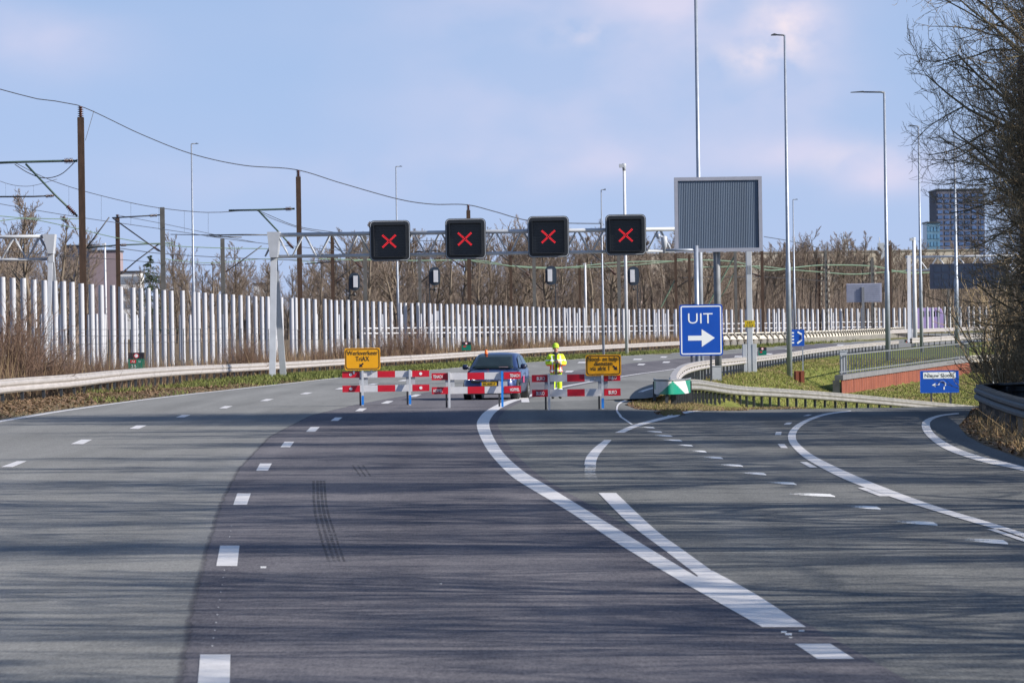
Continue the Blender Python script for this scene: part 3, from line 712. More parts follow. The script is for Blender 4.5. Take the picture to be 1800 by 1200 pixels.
b3 = barrier('red and white plank barrier holding the yellow emergency services sign', (965, 1059), ((964, 719), (1059, 721)), 935, 1091, ((.97, .775), (.565, .37)), segC,
             texts=[[(951, 'BUKO', .10, .22), (1077, 'BUKO', .10, .22)], [(950, 'BUKO', .10, .22), (1077, 'BUKO', .10, .22)]], blue=(0, 1))
def yellow_sign(label, box, B, lines, arrow, ya):
    root_b, P, d, n, ctr = B
    A, C = P(box[0]), P(box[2]); O = (A + C) / 2 + n * .10; w = (C - A).length; D = O.y
    cz = at((box[0] + box[2]) / 2, (box[1] + box[3]) / 2, D).z; h = (box[3] - box[1]) / F_PX * D
    O.z = cz
    root = thing('work_sign', label, 'road sign', (O.x, O.y, ctr.z))
    mb = MB(); mb.prism(rrect(w, h, .05), O, d, ZV, n * -.02); p = mb.build('panel', YELL, root)
    mb = MB(); mb.ring(rrect(w - .05, h - .05, .085), rrect(w - .095, h - .095, .065), O + n * .004, d, ZV, n * -.006); mb.build('border', SBLK, p)
    for tx, dx, dz, hh, ww in lines:
        text_part(tx, O + d * dx * w + ZV * dz * h + n * .004, d, ZV, hh, SBLK, p, width=ww * w, weight=0.0, thick=.003)
    mb = MB(); mb.prism(rot2(arrow_poly(.165, .045, .13, .085), arrow[2], arrow[0] * w, arrow[1] * h), O + n * .005, d, ZV, n * -.004); mb.build('arrow', SBLK, p)
    mb = MB()
    for s_ in (-.25, .25): mb.box(O + d * s_ * w - n * .035 - ZV * (.06), (.05, .03, h + .12), 0, Matrix((d, n, ZV)).transposed())
    mb.build('bracket', GALV, root)
yellow_sign('yellow sign reading Werkverkeer TriAX with an arrow pointing down left', (607, 611.5, 669.5, 650), b1, [('Werkverkeer', 0, .285, .135, .87), ('TriAX', 0, .02, .145, .38)], (-.035, -.285, math.radians(-135)), 0)
yellow_sign('yellow sign reading Nood- en hulpdiensten via afrit 1', (1030, 623, 1092.5, 660), b3, [('Nood- en hulp-', 0, .305, .125, .87), ('diensten', 0, .085, .125, .51), ('via afrit 1', -.10, -.145, .125, .53)], (.33, -.14, math.radians(-45)), 0)

# blue exit sign on two posts
D = 181
c, w, h = sign_frame(1194.5, 535, 1270.5, 625, D); gz = terrain(c.x, D)
r_ = thing('exit_sign', 'large blue UIT exit sign with a white arrow pointing right', 'road sign', (c.x, D, gz))
p = panel(r_, c, w, h, .10, SBLUE, border=SWHITE, bw=.05, inset=.055)
text_part('UIT', c + ZV * .235 * h - YV * .004 + XV * (-.015 * w), XV, ZV, .21 * h, SWHITE, p, width=.57 * w, weight=-.004, thick=.003)
mb = MB(); mb.prism(arrow_poly(.62 * w, .095 * h, .345 * h, .305 * w), c - ZV * .155 * h - YV * .005 + XV * .005 * w, XV, ZV, YV * .004); mb.build('arrow', SWHITE, p)
mb = MB(); mb.box(c - ZV * .155 * h + YV * .0 - XV * .0, (w * .96, .002, .004)); 
for px in (1216, 1250):
    X = at(px, 640, D).x; mb = MB(); mb.box((X, D + .07, (c.z + gz) / 2), (.09, .09, c.z - gz + h * .8)); mb.build('post', DARK, r_)

# big grey louvred board, seen as a framed corrugated panel on one heavy post
D = 187
c, w, h = sign_frame(1186, 311, 1340, 442.5, D)
r_ = thing('display_board', 'big grey framed board of dark vertical slats on a thick post', 'sign board', (at(1264, 668, D).x, D, terrain(at(1264, 668, D).x, D)))
fw = .15
mb = MB(); mb.ring([(-w / 2, -h / 2), (w / 2, -h / 2), (w / 2, h / 2), (-w / 2, h / 2)], [(-w / 2 + fw, -h / 2 + fw), (w / 2 - fw, -h / 2 + fw), (w / 2 - fw, h / 2 - fw), (-w / 2 + fw, h / 2 - fw)], c, XV, ZV, YV * .30)
mb.build('frame', mat('board_frame', (.30, .31, .37), .5, .1, .06, 3), r_)
mb = MB(); n_ = 46
for i in range(n_):
    xa = -w / 2 + fw + (w - 2 * fw) * i / n_; xb = -w / 2 + fw + (w - 2 * fw) * (i + 1) / n_; o_ = c + YV * .05
    ang = .018
    a = o_ + XV * xa + YV * .012; b = o_ + XV * (xa * .45 + xb * .55); e = o_ + XV * xb + YV * .012
    for q1, q2 in ((a, b), (b, e)):
        mb.quad(q1 - ZV * (h / 2 - fw), q2 - ZV * (h / 2 - fw), q2 + ZV * (h / 2 - fw), q1 + ZV * (h / 2 - fw))
mb.build('slats', mat('slat_blue_grey', (.068, .098, .148), .5, .1, .12, 1.0, stretch=(6, 1, .05)), r_)
mb = MB(); mb.box(c + YV * .22, (w - .06, .12, h - .06)); mb.build('back', DARK, r_)
X = r_.location.x; gz = r_.location.z; Xt = at(1263.5, 445, D).x
mb = MB(); mb.tube([(X, D + .45, gz - .2), (X, D + .45, c.z + h * .4)], .15, 14); mb.build('post', GALV_D, r_)
mb = MB()
for dz in (-.3, .3): mb.box(c + YV * .32 + ZV * dz * h, (w * .9, .06, .10))
mb.build('bracket', GALV_D, r_)
mb = MB(); cc = at(1260, 656.5, D - .3); mb.box((cc.x, D - .1, cc.z), (.38, .3, .62)); mb.box((cc.x, D - .1, cc.z + .32), (.42, .34, .03)); mb.box((cc.x, D - .1, cc.z - .4), (.3, .25, .3))
tag(mb.build('cabinet', GREYW), 'small grey roadside cabinet at the foot of the thick board post', 'cabinet')

# camera pole with a side arm
D = 184
b = at(1226, 664, D); tz = at(1219, 432, D).z; gz = terrain(b.x, D)
r_ = thing('camera_pole', 'grey pole with a side arm carrying a dome camera beside the grey board', 'camera pole', (b.x, D - .6, gz))
mb = MB(); mb.tube([(b.x, D - .6, gz), (b.x, D - .6, gz + .0 + (tz - gz) * .38), (b.x, D - .6, tz)], [.115, .10, .09], 12); mb.build('pole', GALV, r_)
e = at(1167, 441, D)
mb = MB(); mb.tube([(b.x, D - .6, tz - .18), (e.x, D - .6, e.z + .02)], .055, 8); mb.build('arm', GALV, r_)
hd = MB(); hd.lathe([(0, 0), (.06, 0), (.07, .22), (.11, .24), (.13, .5), (.12, .68), (.07, .72), (0, .72)], (e.x, D - .6, e.z - .1), 12); cm_ = hd.build('dome_camera', GREYW, r_)
hd = MB(); hd.lathe([(0, -.14), (.06, -.12), (.10, 0), (.06, .1), (0, .12)], (e.x - .25, D - .75, e.z + .62), 12); hd.tube([(e.x - .25, D - .7, e.z + .62), (e.x, D - .6, e.z + .55)], .05, 8); hd.build('camera_housing', GALV, cm_)

# small blue signs and hectometre posts
D = 214
c, w, h = sign_frame(1617.5, 651, 1685.5, 690, D); gz = -2.0
r_ = thing('direction_sign', 'blue Nieuw Sloten direction sign below the rusty retaining wall', 'road sign', (c.x, D, gz))
p = panel(r_, c, w, h, .05, SBLUE, border=mat('sign_blue_edge', (.02, .13, .62), .4), bw=.02, inset=.0)
cc = c + ZV * (.285 * h)
mb = MB(); mb.prism(rrect(w * .84, h * .29, .02), cc - YV * .006, XV, ZV, YV * .005); lb = mb.build('name_plate', SWHITE, p)
text_part('Nieuw Sloten', cc - YV * .010, XV, ZV, h * .165, SBLK, lb, width=w * .76, weight=.003, thick=.002)
# arrow that turns left after half a roundabout
o_ = c - ZV * .17 * h - YV * .005; R_ = .12 * h * 1.0
mb = MB(); pts = []
ptsA = [(.115 * w, -.19 * h), (.115 * w, -.06 * h)]
arcp = [(.07 * w + .085 * w * math.cos(a), .045 * h + .15 * h * math.sin(a)) for a in np.linspace(math.radians(-38), math.radians(165), 14)]
path = ptsA + arcp + [(-.02 * w, .02 * h), (-.13 * w, .02 * h)]
for (a, b2_) in zip(path[:-1], path[1:]):
    q1 = o_ + XV * a[0] + ZV * a[1]; q2 = o_ + XV * b2_[0] + ZV * b2_[1]; mb.beam(q1, q2, .055, .008)
mb.prism([(-.20 * w, .02 * h), (-.10 * w, -.07 * h), (-.12 * w, .02 * h), (-.10 * w, .11 * h)], o_, XV, ZV, YV * .004)
mb.build('arrow', SWHITE, p)
for px in (1637, 1671):
    X = at(px, 690, D).x; mb = MB(); mb.box((X, D + .06, (c.z + gz) / 2 - .1), (.10, .10, c.z - gz + h * .7)); mb.build('post', DARK, r_)
D = 262
c, w, h = sign_frame(1391, 579, 1414, 608, D); gz = terrain(c.x, D)
r_ = thing('lane_shift_sign', 'small blue sign with white lane shift strokes behind a lamp pole', 'road sign', (c.x, D, gz))
p = panel(r_, c, w, h, .03, SBLUE)
mb = MB(); o_ = c - YV * .006
for pts in ([(-.02, .36), (.30, .20), (.30, -.12), (-.05, -.34)], ):
    for a, b_ in zip(pts[:-1], pts[1:]): mb.beam(o_ + XV * a[0] * w + ZV * a[1] * h, o_ + XV * b_[0] * w + ZV * b_[1] * h, .01, .10)
for zz_ in (.3, .1, -.1, -.3): mb.box(o_ + XV * -.38 * w + ZV * zz_ * h, (.13, .008, .09))
mb.build('strokes', SWHITE, p)
X = at(1411, 610, D).x; mb = MB(); mb.box((X, D + .05, (c.z + gz) / 2), (.07, .07, c.z - gz)); mb.build('post', GALV, r_)
for k, (x0, y0, x1, y1, lab, base) in enumerate([(225.5, 619.5, 254, 649, 'green and black kilometre sign A4 2.5 behind the left guardrail', 655), (811.5, 600.5, 828, 615.5, 'green and black kilometre sign above the orange lamp of the blue car', 622), (1333, 610, 1347.5, 625.5, 'green and black kilometre sign right of the white gantry column', 640), (1590, 597, 1600.5, 605, 'tiny green kilometre sign on the far carriageway', 610)]):
    D = [215, 372, 296, 560][k]
    c, w, h = sign_frame(x0, y0, x1, y1, D); gz = z_main(D) - .1
    r_ = thing('kilometre_sign', lab, 'road sign', (c.x, D, gz), group='kilometre signs beside the road')
    mb = MB(); mb.prism([(-w / 2, -h / 2), (w / 2, -h / 2), (w / 2, .12 * h), (-w / 2, .12 * h)], c, XV, ZV, YV * .02); p = mb.build('panel', SGREEN, r_)
    mb = MB(); mb.prism([(-w / 2, .12 * h), (w / 2, .12 * h), (w / 2, h / 2), (-w / 2, h / 2)], c + YV * .001, XV, ZV, YV * .02); p2 = mb.build('top_panel', SBLK, r_)
    mb = MB(); mb.ring(rrect(.3 * h, .3 * h, .149 * h, 6), rrect(.21 * h, .21 * h, .104 * h, 6), c + ZV * .31 * h - YV * .004, XV, ZV, YV * .003); mb.build('speed_ring', RED, p2)
    mb = MB(); mb.prism([(.11 * h * math.cos(i * .5236), .11 * h * math.sin(i * .5236)) for i in range(12)], c + ZV * .31 * h - YV * .003, XV, ZV, YV * .002); mb.build('speed_disc', SWHITE, p2)
    if k == 0:
        mb = MB(); mb.prism([(-.38 * w, -.12 * h), (-.02 * w, -.12 * h), (-.02 * w, .07 * h), (-.38 * w, .07 * h)], c - YV * .003, XV, ZV, YV * .002); mb.build('road_number', RED, p)
        text_part('A4', c + XV * -.20 * w - ZV * .025 * h - YV * .006, XV, ZV, .12 * h, SWHITE, p, thick=.001)
        text_part('Li', c + XV * .2 * w - ZV * .02 * h - YV * .004, XV, ZV, .13 * h, SWHITE, p, thick=.001)
        text_part('2,5', c + XV * -.17 * w - ZV * .31 * h - YV * .004, XV, ZV, .19 * h, SWHITE, p, thick=.001)
    else:
        mb = MB(); mb.box(c + XV * -.18 * w - ZV * .05 * h - YV * .004, (.3 * w, .003, .16 * h)); mb.build('road_number', RED, p)
    mb = MB(); mb.box((c.x, D + .05, (gz + c.z) / 2), (.08, .06, c.z - gz)); mb.build('post', DARK, r_)

# ------------------------------------------------------------------ gantry with four lane signals
GD = 240
gzl = z_main(GD)
r_ = thing('sign_gantry', 'pale steel truss gantry spanning the road and carrying four lane signals', 'gantry', (at(483, 640, GD).x, GD, gzl))
xl, xr = at(478, 430, GD).x, at(1317, 430, GD).x
zt = at(830, 408, GD).z; zb = at(830, 446, GD).z
for dy in (-.55, .55):
    mb = MB(); mb.tube([(xl, GD + dy, zt), (xr, GD + dy, zt)], .105, 10); mb.build('top_chord', GREYW, r_)
mb = MB(); mb.tube([(xl, GD, zb), (xr, GD, zb)], .095, 10); mb.build('bottom_chord', GREYW, r_)
step = 48 / F_PX * GD; k = 0; x = at(511, 448, GD).x - step
while x < xr - step * .6:
    for dy in (-.55, .55):
        for s_ in (-1, 1):
            if x + s_ * step * .46 < xl + .1: continue
            mb = MB(); mb.tube([(x + s_ * .10, GD + dy * .12, zb + .03), (x + s_ * step * .46, GD + dy, zt - .03)], .045, 6, caps=False); mb.build('brace', GREYW, r_)
    x += step
# left leg: tapered head and two splayed feet
hl, hr = at(471, 430, GD).x, at(493, 430, GD).x; cxh = (hl + hr) / 2; zht = at(481, 408, GD).z
mb = MB(); hw = (hr - hl) / 2; z3 = zb - .05
prof = [(cxh - hw, zht), (cxh + hw, zht), (cxh + hw * .62, z3), (cxh - hw * .62, z3)]
mb.prism([(p_[0], p_[1]) for p_ in prof][::-1], (0, GD - .8, 0), XV, ZV, YV * 1.6); mb.build('leg_head', GREYW, r_)
for s_ in (-1, 1):
    mb = MB(); top_ = Vector((cxh - .02, GD + s_ * .35, z3)); bot = Vector((cxh + (-.13 if s_ < 0 else .33), GD + s_ * 1.6, gzl - .2))
    mb.beam(top_, bot, .34, .26); mb.build('leg', GREYW, r_)
xc = at(1317.5, 560, GD).x; gr_ = -1.0
mb = MB(); mb.box((xc, GD, (zt + .15 + gr_) / 2), (.30, .55, zt + .15 - gr_ + .2))
mb.build('right_leg', GREYW, r_, bevel=.02)
mb = MB()
for i in range(7):
    for j in (-1, 1): mb.box((xc + j * .06, GD - .282, at(1317, 468 + i * 2.2, GD).z), (.07, .012, .03))
mb.build('vent', DARK, r_)
mb = MB(); q = at(1317.5, 569, GD); mb.box((q.x, GD - .29, q.z), (.56, .012, .36)); lp = mb.build('yellow_label', mat('label_yellow', (.50, .36, .01), .5, 0, .08, 4), r_)
text_part('137', q + ZV * .07 - YV * .30, XV, ZV, .12, SBLK, lp, weight=.01, thick=.001, width=.26); text_part('L 2,3', q - ZV * .09 - YV * .30, XV, ZV, .11, SBLK, lp, weight=.01, thick=.001, width=.34)
for s_, lab in ((-1, 'left'), (1, 'right')):
    q = at(1317.5 + s_ * 8.5, 640, GD); zt_ = at(1317, 607, GD).z
    mb = MB(); mb.box((q.x, GD - .1, (zt_ + gr_) / 2), (.24, .40, zt_ - gr_ + .15)); mb.build('side_column', GREYW, r_, bevel=.015)
LEDR = mat('red_led', (.6, .02, .02), .4, emit=((1.0, .02, .03), .85))
def lane_signal(label, x0, y0, x1, y1, cx, cy):
    D = GD - 1.0
    c, w, h = sign_frame(x0, y0, x1, y1, D); w = h = (w + h) / 2
    root = thing('lane_signal', label, 'lane signal', (c.x, D, c.z - h / 2), group='lane signals on the gantry')
    mb = MB(); mb.ring(rrect(w, h, .26), rrect(w * .80, h * .80, .06), c, XV, ZV, YV * .06); mb.build('backboard', BLACK, root)
    mb = MB(); mb.ring(rrect(w - .07, h - .07, .23), rrect(w - .13, h - .13, .205), c - YV * .006, XV, ZV, YV * .008); mb.build('edge_line', GREYW, root)
    mb = MB(); mb.ring(rrect(w * .80, h * .80, .06), rrect(w * .77, h * .77, .05), c - YV * .28, XV, ZV, YV * .60); mb.build('hood', BLACK, root)
    sc = c + YV * .22
    mb = MB(); mb.box(sc + YV * .05, (w * .79, .10, h * .79)); s = mb.build('screen', mat('screen_black', (.008, .010, .014), .25, 0, .1, 5), root)
    mb = MB()
    for i in range(12): mb.box(sc + ZV * (h * .79 * (i - 5.5) / 12) - YV * .012, (w * .7, .022, .012))
    mb.build('louvre', BLACK, root)
    cc = at(cx, cy, D + .2); cc.y = sc.y - .035; mb = MB(); r = .165 / 1024 * 0 + .40
    for sx in (-1, 1):
        for sz in (-1, 1):
            for t in np.linspace(.07, .345, 6):
                for o_ in (-.028, .028):
                    mb.prism([(.025 * math.cos(a), .025 * math.sin(a)) for a in np.linspace(0, 2 * math.pi, 7)[:-1]], cc + XV * (sx * t + o_ * .75) + ZV * (sz * t * .92 - sx * sz * o_ * .75), XV, ZV, YV * .012)
    mb.prism([(.03 * math.cos(a), .03 * math.sin(a)) for a in np.linspace(0, 2 * math.pi, 7)[:-1]], cc, XV, ZV, YV * .012)
    mb.build('red_cross', LEDR, s)
    mb = MB(); mb.box(c + YV * .55, (w * .7, .5, h * .72)); mb.build('housing', DARK, root)
lane_signal('black lane signal with red cross nearest the left gantry leg', 649, 388, 722, 458.5, 684, 424)
lane_signal('black lane signal with red cross in front of the railway mast top', 782, 384.5, 855, 455, 817, 420)
lane_signal('black lane signal with red cross above the person in yellow workwear', 927, 380.5, 1001, 452, 964, 416)
lane_signal('black lane signal with red cross next to the grey board', 1063, 378, 1137, 447.5, 1100, 413.5)

# second gantry far left, third gantry far right
D = 300
r_ = thing('sign_gantry', 'end of a pale truss gantry behind the white poles by the tall brown mast', 'gantry', (at(90, 600, D).x, D, z_main(D)))
z1, z2 = at(40, 416, D).z, at(40, 456, D).z; xa, xb = at(-60, 415, D).x, at(82, 415, D).x
for dy in (-.5, .5):
    mb = MB(); mb.tube([(xa, D + dy, z1), (xb, D + dy, z1)], .11, 8); mb.build('top_chord', GREYW, r_)
mb = MB(); mb.tube([(xa, D, z2), (xb, D, z2)], .10, 8); mb.build('bottom_chord', GREYW, r_)
for i in range(4):
    x = xb - .5 - i * 1.75
    for dy in (-.5, .5):
        for s_ in (-1, 1):
            mb = MB(); mb.tube([(x, D + dy, z1 - .03), (x + s_ * .85, D, z2 + .03)], .05, 6, caps=False); mb.build('brace', GREYW, r_)
mb = MB(); ax, bx = at(76, 415, D).x, at(98, 415, D).x; cx_ = at(90, 440, D).x
mb.prism([(at(86, 446, D).x, at(86, 446, D).z), (at(95, 446, D).x, at(95, 446, D).z), (bx, at(98, 412, D).z), (ax, at(77, 412, D).z)], (0, D - .7, 0), XV, ZV, YV * 1.4)
mb.box((cx_, D, at(90, 452, D).z), (.34, .8, .7)); mb.build('leg_head', GREYW, r_)
for s_ in (-1, 1):
    mb = MB(); mb.beam((cx_ + s_ * .03, D + s_ * .2, at(90, 455, D).z), (cx_ + (.45 if s_ > 0 else -.25), D + s_ * 1.7, z_main(D)), .30, .26); mb.build('leg', GREYW, r_)
D = 560
r_ = thing('sign_gantry', 'distant pale truss gantry carrying a wide dark display beyond the slip road', 'gantry', (at(1598, 590, D).x, D, z_main(D)))
z1, z2 = at(1660, 451, D).z, at(1660, 474, D).z; xa, xb = at(1592, 451, D).x, at(1860, 451, D).x
for dy in (-.6, .6):
    mb = MB(); mb.tube([(xa, D + dy, z1), (xb, D + dy, z1)], .13, 8); mb.build('top_chord', WHITE, r_)
mb = MB(); mb.tube([(xa, D, z2), (xb, D, z2)], .12, 8); mb.build('bottom_chord', WHITE, r_)
x = xa + 1.5
while x < xb - 1:
    for dy in (-.6, .6):
        for s_ in (-1, 1):
            mb = MB(); mb.tube([(x, D + dy, z1), (x + s_ * 1.25, D, z2)], .07, 5, caps=False); mb.build('brace', WHITE, r_)
    x += 2.6
for s_ in (-1, 1):
    mb = MB(); mb.beam((at(1595, 452, D).x + .15, D + s_ * .5, z1 + .2), (at(1596 if s_ < 0 else 1604, 590, D).x, D + s_ * 1.9, z_main(D)), .42, .4); mb.build('leg', WHITE, r_)
c, w, h = sign_frame(1634.5, 463, 1768, 507, D - 1.2)
dsp = thing('display_board', 'wide dark display board hanging on the far gantry behind the bare tree', 'display board', (c.x, c.y, c.z - h / 2))
mb = MB(); mb.box(c, (w, .5, h)); pd = mb.build('housing', mat('display_navy', (.014, .022, .05), .5, 0, .2, 1.5), dsp)
mb = MB()
for i in range(9):
    for j in range(3): mb.box(c + XV * (w * (i - 4) / 9.8) + ZV * (h * (j - 1) * .29) - YV * .26, (w / 13, .02, h * .2))
mb.build('character_field', mat('display_field', (.02, .032, .065), .4, 0, .15, 2), dsp)

# ------------------------------------------------------------------ lamp posts and camera masts
def lamp_post(label, base_px, top_px, D, arm_px, r0, r1, double=None, zb=None):
    b, t_ = at(*base_px, D), at(*top_px, D)
    g = zb if zb is not None else terrain(b.x, D)
    X = at(base_px[0], base_px[1], D).x
    root = thing('lamp_post', label, 'lamp post', (X, D, g), group='tall motorway lamp posts')
    H = t_.z
    mb = MB(); zc = g + (H - g) * .33
    mb.tube([(X, D, g - .1), (X, D, zc), (X, D, zc + .12), (X, D, H)], [r0, r0 * .92, r0 * .74, r1], 12); mb.build('pole', GALV, root)
    for a in ([arm_px] if arm_px is not None else []):
        e = at(a[0], a[1], D); L = e.x - at(top_px[0], top_px[1], D).x
        mb = MB(); mb.tube([(X, D, H - .05), (X + L * .1, D, H), (X + L * .62, D, H + .02)], [r1, r1 * .8, r1 * .7], 8); ar = mb.build('arm', GALV_D, root)
        mb = MB(); s_ = 1 if L > 0 else -1; x0, x1 = X + L * .58, X + L
        M = None; mb.prism([(x0, H - .02), (x0, H + .06), (x0 + s_ * .15, H + .10), (x1, H + .03), (x1, H - .02)], (0, D - .14, 0), XV, ZV, YV * .28); mb.build('lamp_head', DARK, root)
    return root
lamp_post('tall grey lamp post rising out of the picture behind the grey board', (1233, 664), (1219, -40), 190, (1180, -40), .13, .07)
lamp_post('lamp post with a short left arm standing left of the small blue sign', (1388, 650), (1378, 62), 246, (1354, 62), .155, .06)
lamp_post('lamp post with a long left arm standing behind the slip road railing', (1561, 616), (1549, 162), 330, (1490, 162), .20, .085)
lamp_post('thin lamp post whose head touches the twigs of the bare tree', (1620, 607), (1609.5, 222), 410, (1591, 222), .17, .07)
lamp_post('lamp post half hidden by branches in front of the dark display', (1682.5, 600), (1675, 250), 470, (1655, 250), .26, .10)
lamp_post('thin lamp post with right arm left of the brown masts by the conifer', (341, 560), (334.5, 253), 520, (347, 253), .19, .08)
lamp_post('thin lamp post with right arm showing above the first lane signal', (700, 570), (693, 293), 560, (704, 293), .17, .07)
lamp_post('thin lamp post with right arm behind the yellow emergency sign', (1061, 620), (1049.5, 334), 372, (1057.5, 334), .11, .045)
lamp_post('distant thin lamp post just right of the left arm lamp post', (1397, 560), (1387.5, 351), 620, (1396, 351), .20, .07)
def cam_mast(label, base, top, D, r, head):
    X = at(*base, D).x; g = z_main(D); H = at(*top, D).z
    root = thing('camera_mast', label, 'camera mast', (X, D, g))
    mb = MB(); mb.tube([(X, D, g), (X, D, H - .3)], [r, r * .8], 10); mb.build('pole', WHITE, root)
    k = head; mb = MB(); mb.lathe([(0, 0), (.10 * k, 0), (.11 * k, .25 * k), (.13 * k, .3 * k), (.13 * k, .42 * k), (0, .45 * k)], (X, D, H - .45 * k), 10); mb.box((X - .17 * k, D - .15 * k, H - .16 * k), (.26 * k, .5 * k, .2 * k)); mb.build('camera_housing', GREYW, root)
cam_mast('white camera mast standing up behind the lane signal nearest the board', (1101, 560), (1094.5, 287), 420, .17, 1.6)
cam_mast('pale camera mast beside the leg of the far gantry', (1609, 605), (1604.5, 417), 480, .24, 1.5)
cam_mast('small white camera mast between the tall brown mast and the thinner one', (186, 540), (183, 427), 560, .15, 1.2)
cam_mast('slim white camera mast behind the third and fourth railway signals', (1030, 560), (1026, 462), 700, .2, 1.2)

# blue-grey post at the picture's right edge, under the trees
mb = MB(); X = at(1799.5, 500, 112).x; mb.tube([(X, 112, -.3), (X, 112, 9.0)], .085, 12); mb.tube([(X, 112, -.3), (X, 112, .5)], .14, 12)
tag(mb.build('steel_post', mat('blue_grey_post', (.10, .13, .22), .5, .1, .1, 2)), 'blue-grey steel post rising through the bare trees on the right verge', 'post')

# ------------------------------------------------------------------ rusty wing wall, railing, bridge
A, B = Vector((*WALL_A, 0)), Vector((*WALL_B, 0)); dv = (B - A).normalized(); nv = Vector((dv.y, -dv.x, 0))
zA, zB = at(1478, 659, 260).z, at(1705, 629, 345).z; yA, yB = -2.7, -2.9
r_ = thing('retaining_wall', 'rusty brown sheet pile retaining wall with a grey concrete cap', 'retaining wall', tuple(A + ZV * yA))
mb = MB(); n_ = 64
for i in range(n_):
    a, b_ = i / n_, (i + 1) / n_; q = [(a, 0), (a + .28 / n_, .0), (a + .42 / n_, .13), (a + .86 / n_, .13), (b_, 0)]
    for (u0, o0), (u1, o1) in zip(q[:-1], q[1:]):
        p0, p1 = A.lerp(B, u0) + nv * (.02 - o0), A.lerp(B, u1) + nv * (.02 - o1)
        mb.quad(p0 + ZV * lerp(yA, yB, u0), p1 + ZV * lerp(yA, yB, u1), p1 + ZV * (lerp(zA, zB, u1) - .28), p0 + ZV * (lerp(zA, zB, u0) - .28))
mb.build('sheet_piles', RUST, r_)
mb = MB(); M = Matrix((dv, -nv, ZV)).transposed()
mb.prism([(0, zA - .30), ((B - A).length, zB - .30), ((B - A).length, zB), (0, zA)], A + nv * .10, dv, ZV, nv * -.5); mb.build('cap', mat('cap_concrete', (.13, .13, .14), .85, 0, .2, 2), r_)
mb = MB(); mb.prism([(0, yA), (.4, yA), (.4, zA - .3), (0, zA - .3)], A - nv * .12, -nv, ZV, dv * .06); mb.prism([(0, yB), (1.2, yB), (1.2, zB - .3), (0, zB - .3)], B, -nv, ZV, dv * -.06); mb.build('end_plate', CONC_SHADE, r_)  # end plates coloured dark to paint the shadow void below the cap
rl = thing('railing', 'grey steel railing with upright bars on top of the rusty wall', 'railing', tuple(A + ZV * zA)); n_ = 62; HR = 1.18
for k_ in (0, 1):
    z_ = HR if k_ == 0 else .16
    mb = MB(); mb.beam(A + nv * -.1 + ZV * (zA + z_), B + nv * -.1 + ZV * (zB + z_), .07, .07); mb.build('top_rail' if k_ == 0 else 'bottom_rail', GALV_D, rl)
mb = MB(); mb.box((0, 0, HR / 2), (.075, .06, HR - .04)); first = mb.build('baluster', mat('baluster_grey', (.085, .095, .11), .6, .1, .15, 3), rl, world=False)
for i in range(n_):
    q = first if i == 0 else first.copy()
    if i: COL.objects.link(q); q.parent = rl
    t = (i + .3) / n_; q.location = A.lerp(B, t) - nv * .1 + ZV * lerp(zA, zB, t) - rl.location
mb = MB(); q = at(1488, 640, 262); mb.box((q.x, 264.5, -.35), (.42, .4, 1.5)); mb.box((q.x, 264.5, .42), (.47, .46, .06))
tag(mb.build('cabinet', GREYW), 'pale control cabinet standing behind the left end of the railing', 'cabinet')
r_ = thing('bridge', 'pale concrete bridge edge with a dark abutment beneath, behind the twigs', 'bridge', (B.x + 1, 350, -3))
mb = MB(); q0, q1 = Vector((B.x - 1.0, 346, 0)), Vector((52, 352, 0))
mb.beam(q0 + ZV * -1.0, q1 + ZV * -.55, .9, .52); mb.build('edge_beam', CONC, r_)
mb = MB(); mb.box(((q0.x + q1.x) / 2 + 1, 357, -3.2), (16, 1.0, 4.4)); mb.box(((q0.x + q1.x) / 2 + 1, 352, -1.06), (15, 9, .2)); mb.build('abutment', CONC_SHADE, r_)  # shade under the deck is painted into the abutment colour
mb = MB(); mb.tube([q0 + ZV * .35, q1 + ZV * .8], .06, 6); mb.tube([q0 + ZV * .0, q1 + ZV * .45], .05, 6); mb.build('rail', GALV, r_)
mb = MB(); q = at(1746, 660, 230); mb.box((q.x, 230, (at(1746, 648, 230).z - 2.2) / 2), (.13, .05, at(1746, 648, 230).z + 2.2)); 
tag(mb.build('marker_post', SWHITE), 'white marker post in front of the dark bridge opening', 'marker post')

mb = MB()
for k_, (a_, b_) in enumerate([(1396, 1404), (1405, 1414)]):
    q, q2 = at(a_, 668, 236), at(b_, 668, 236); mb.box(((q.x + q2.x) / 2, 236 + k_ * .2, q.z), (q2.x - q.x, .5, 1.0)); mb.box(((q.x + q2.x) / 2, 236 + k_ * .2 - .27, q.z), (.10, .05, .96))
tag(mb.build('sheet_pile_stub', RUST), 'short rusty sheet pile stub in the grass under the left arm lamp post', 'pile stub')
# concrete parapet with slanted ribs on the far side of the road
pp = [GM(x, y) for x, y in ((1258, 609), (1300, 607.5), (1350, 606), (1420, 603.5), (1480, 600.5), (1540, 597), (1592, 593.5))]
pp = smooth_path([p_ + Vector((0, 2.0, 0)) for p_ in pp], 3.0)
r_ = thing('road_parapet', 'pale road parapet with slanted ribs on the far side of the curve', 'parapet', tuple(pp[0]))
def hz(p_): return (np.interp(p_.x / p_.y * F_PX + CX, [1258, 1592], [22.5, 18]) / F_PX) * p_.y
mb = MB(); hs_ = [hz(p_) for p_ in pp]
extrude_path(mb, pp, 1, [(-.15, 0), (0, 0), (0, .42), (-.15, .42)], [h_ * .50 for h_ in hs_]); extrude_path(mb, pp, 1, [(-.25, 0), (.05, 0), (.05, .12), (-.25, .12)], [h_ * .97 for h_ in hs_])
mb.build('rail', mat('parapet_pale', (.52, .49, .44), .7, 0, .1, 1), r_)
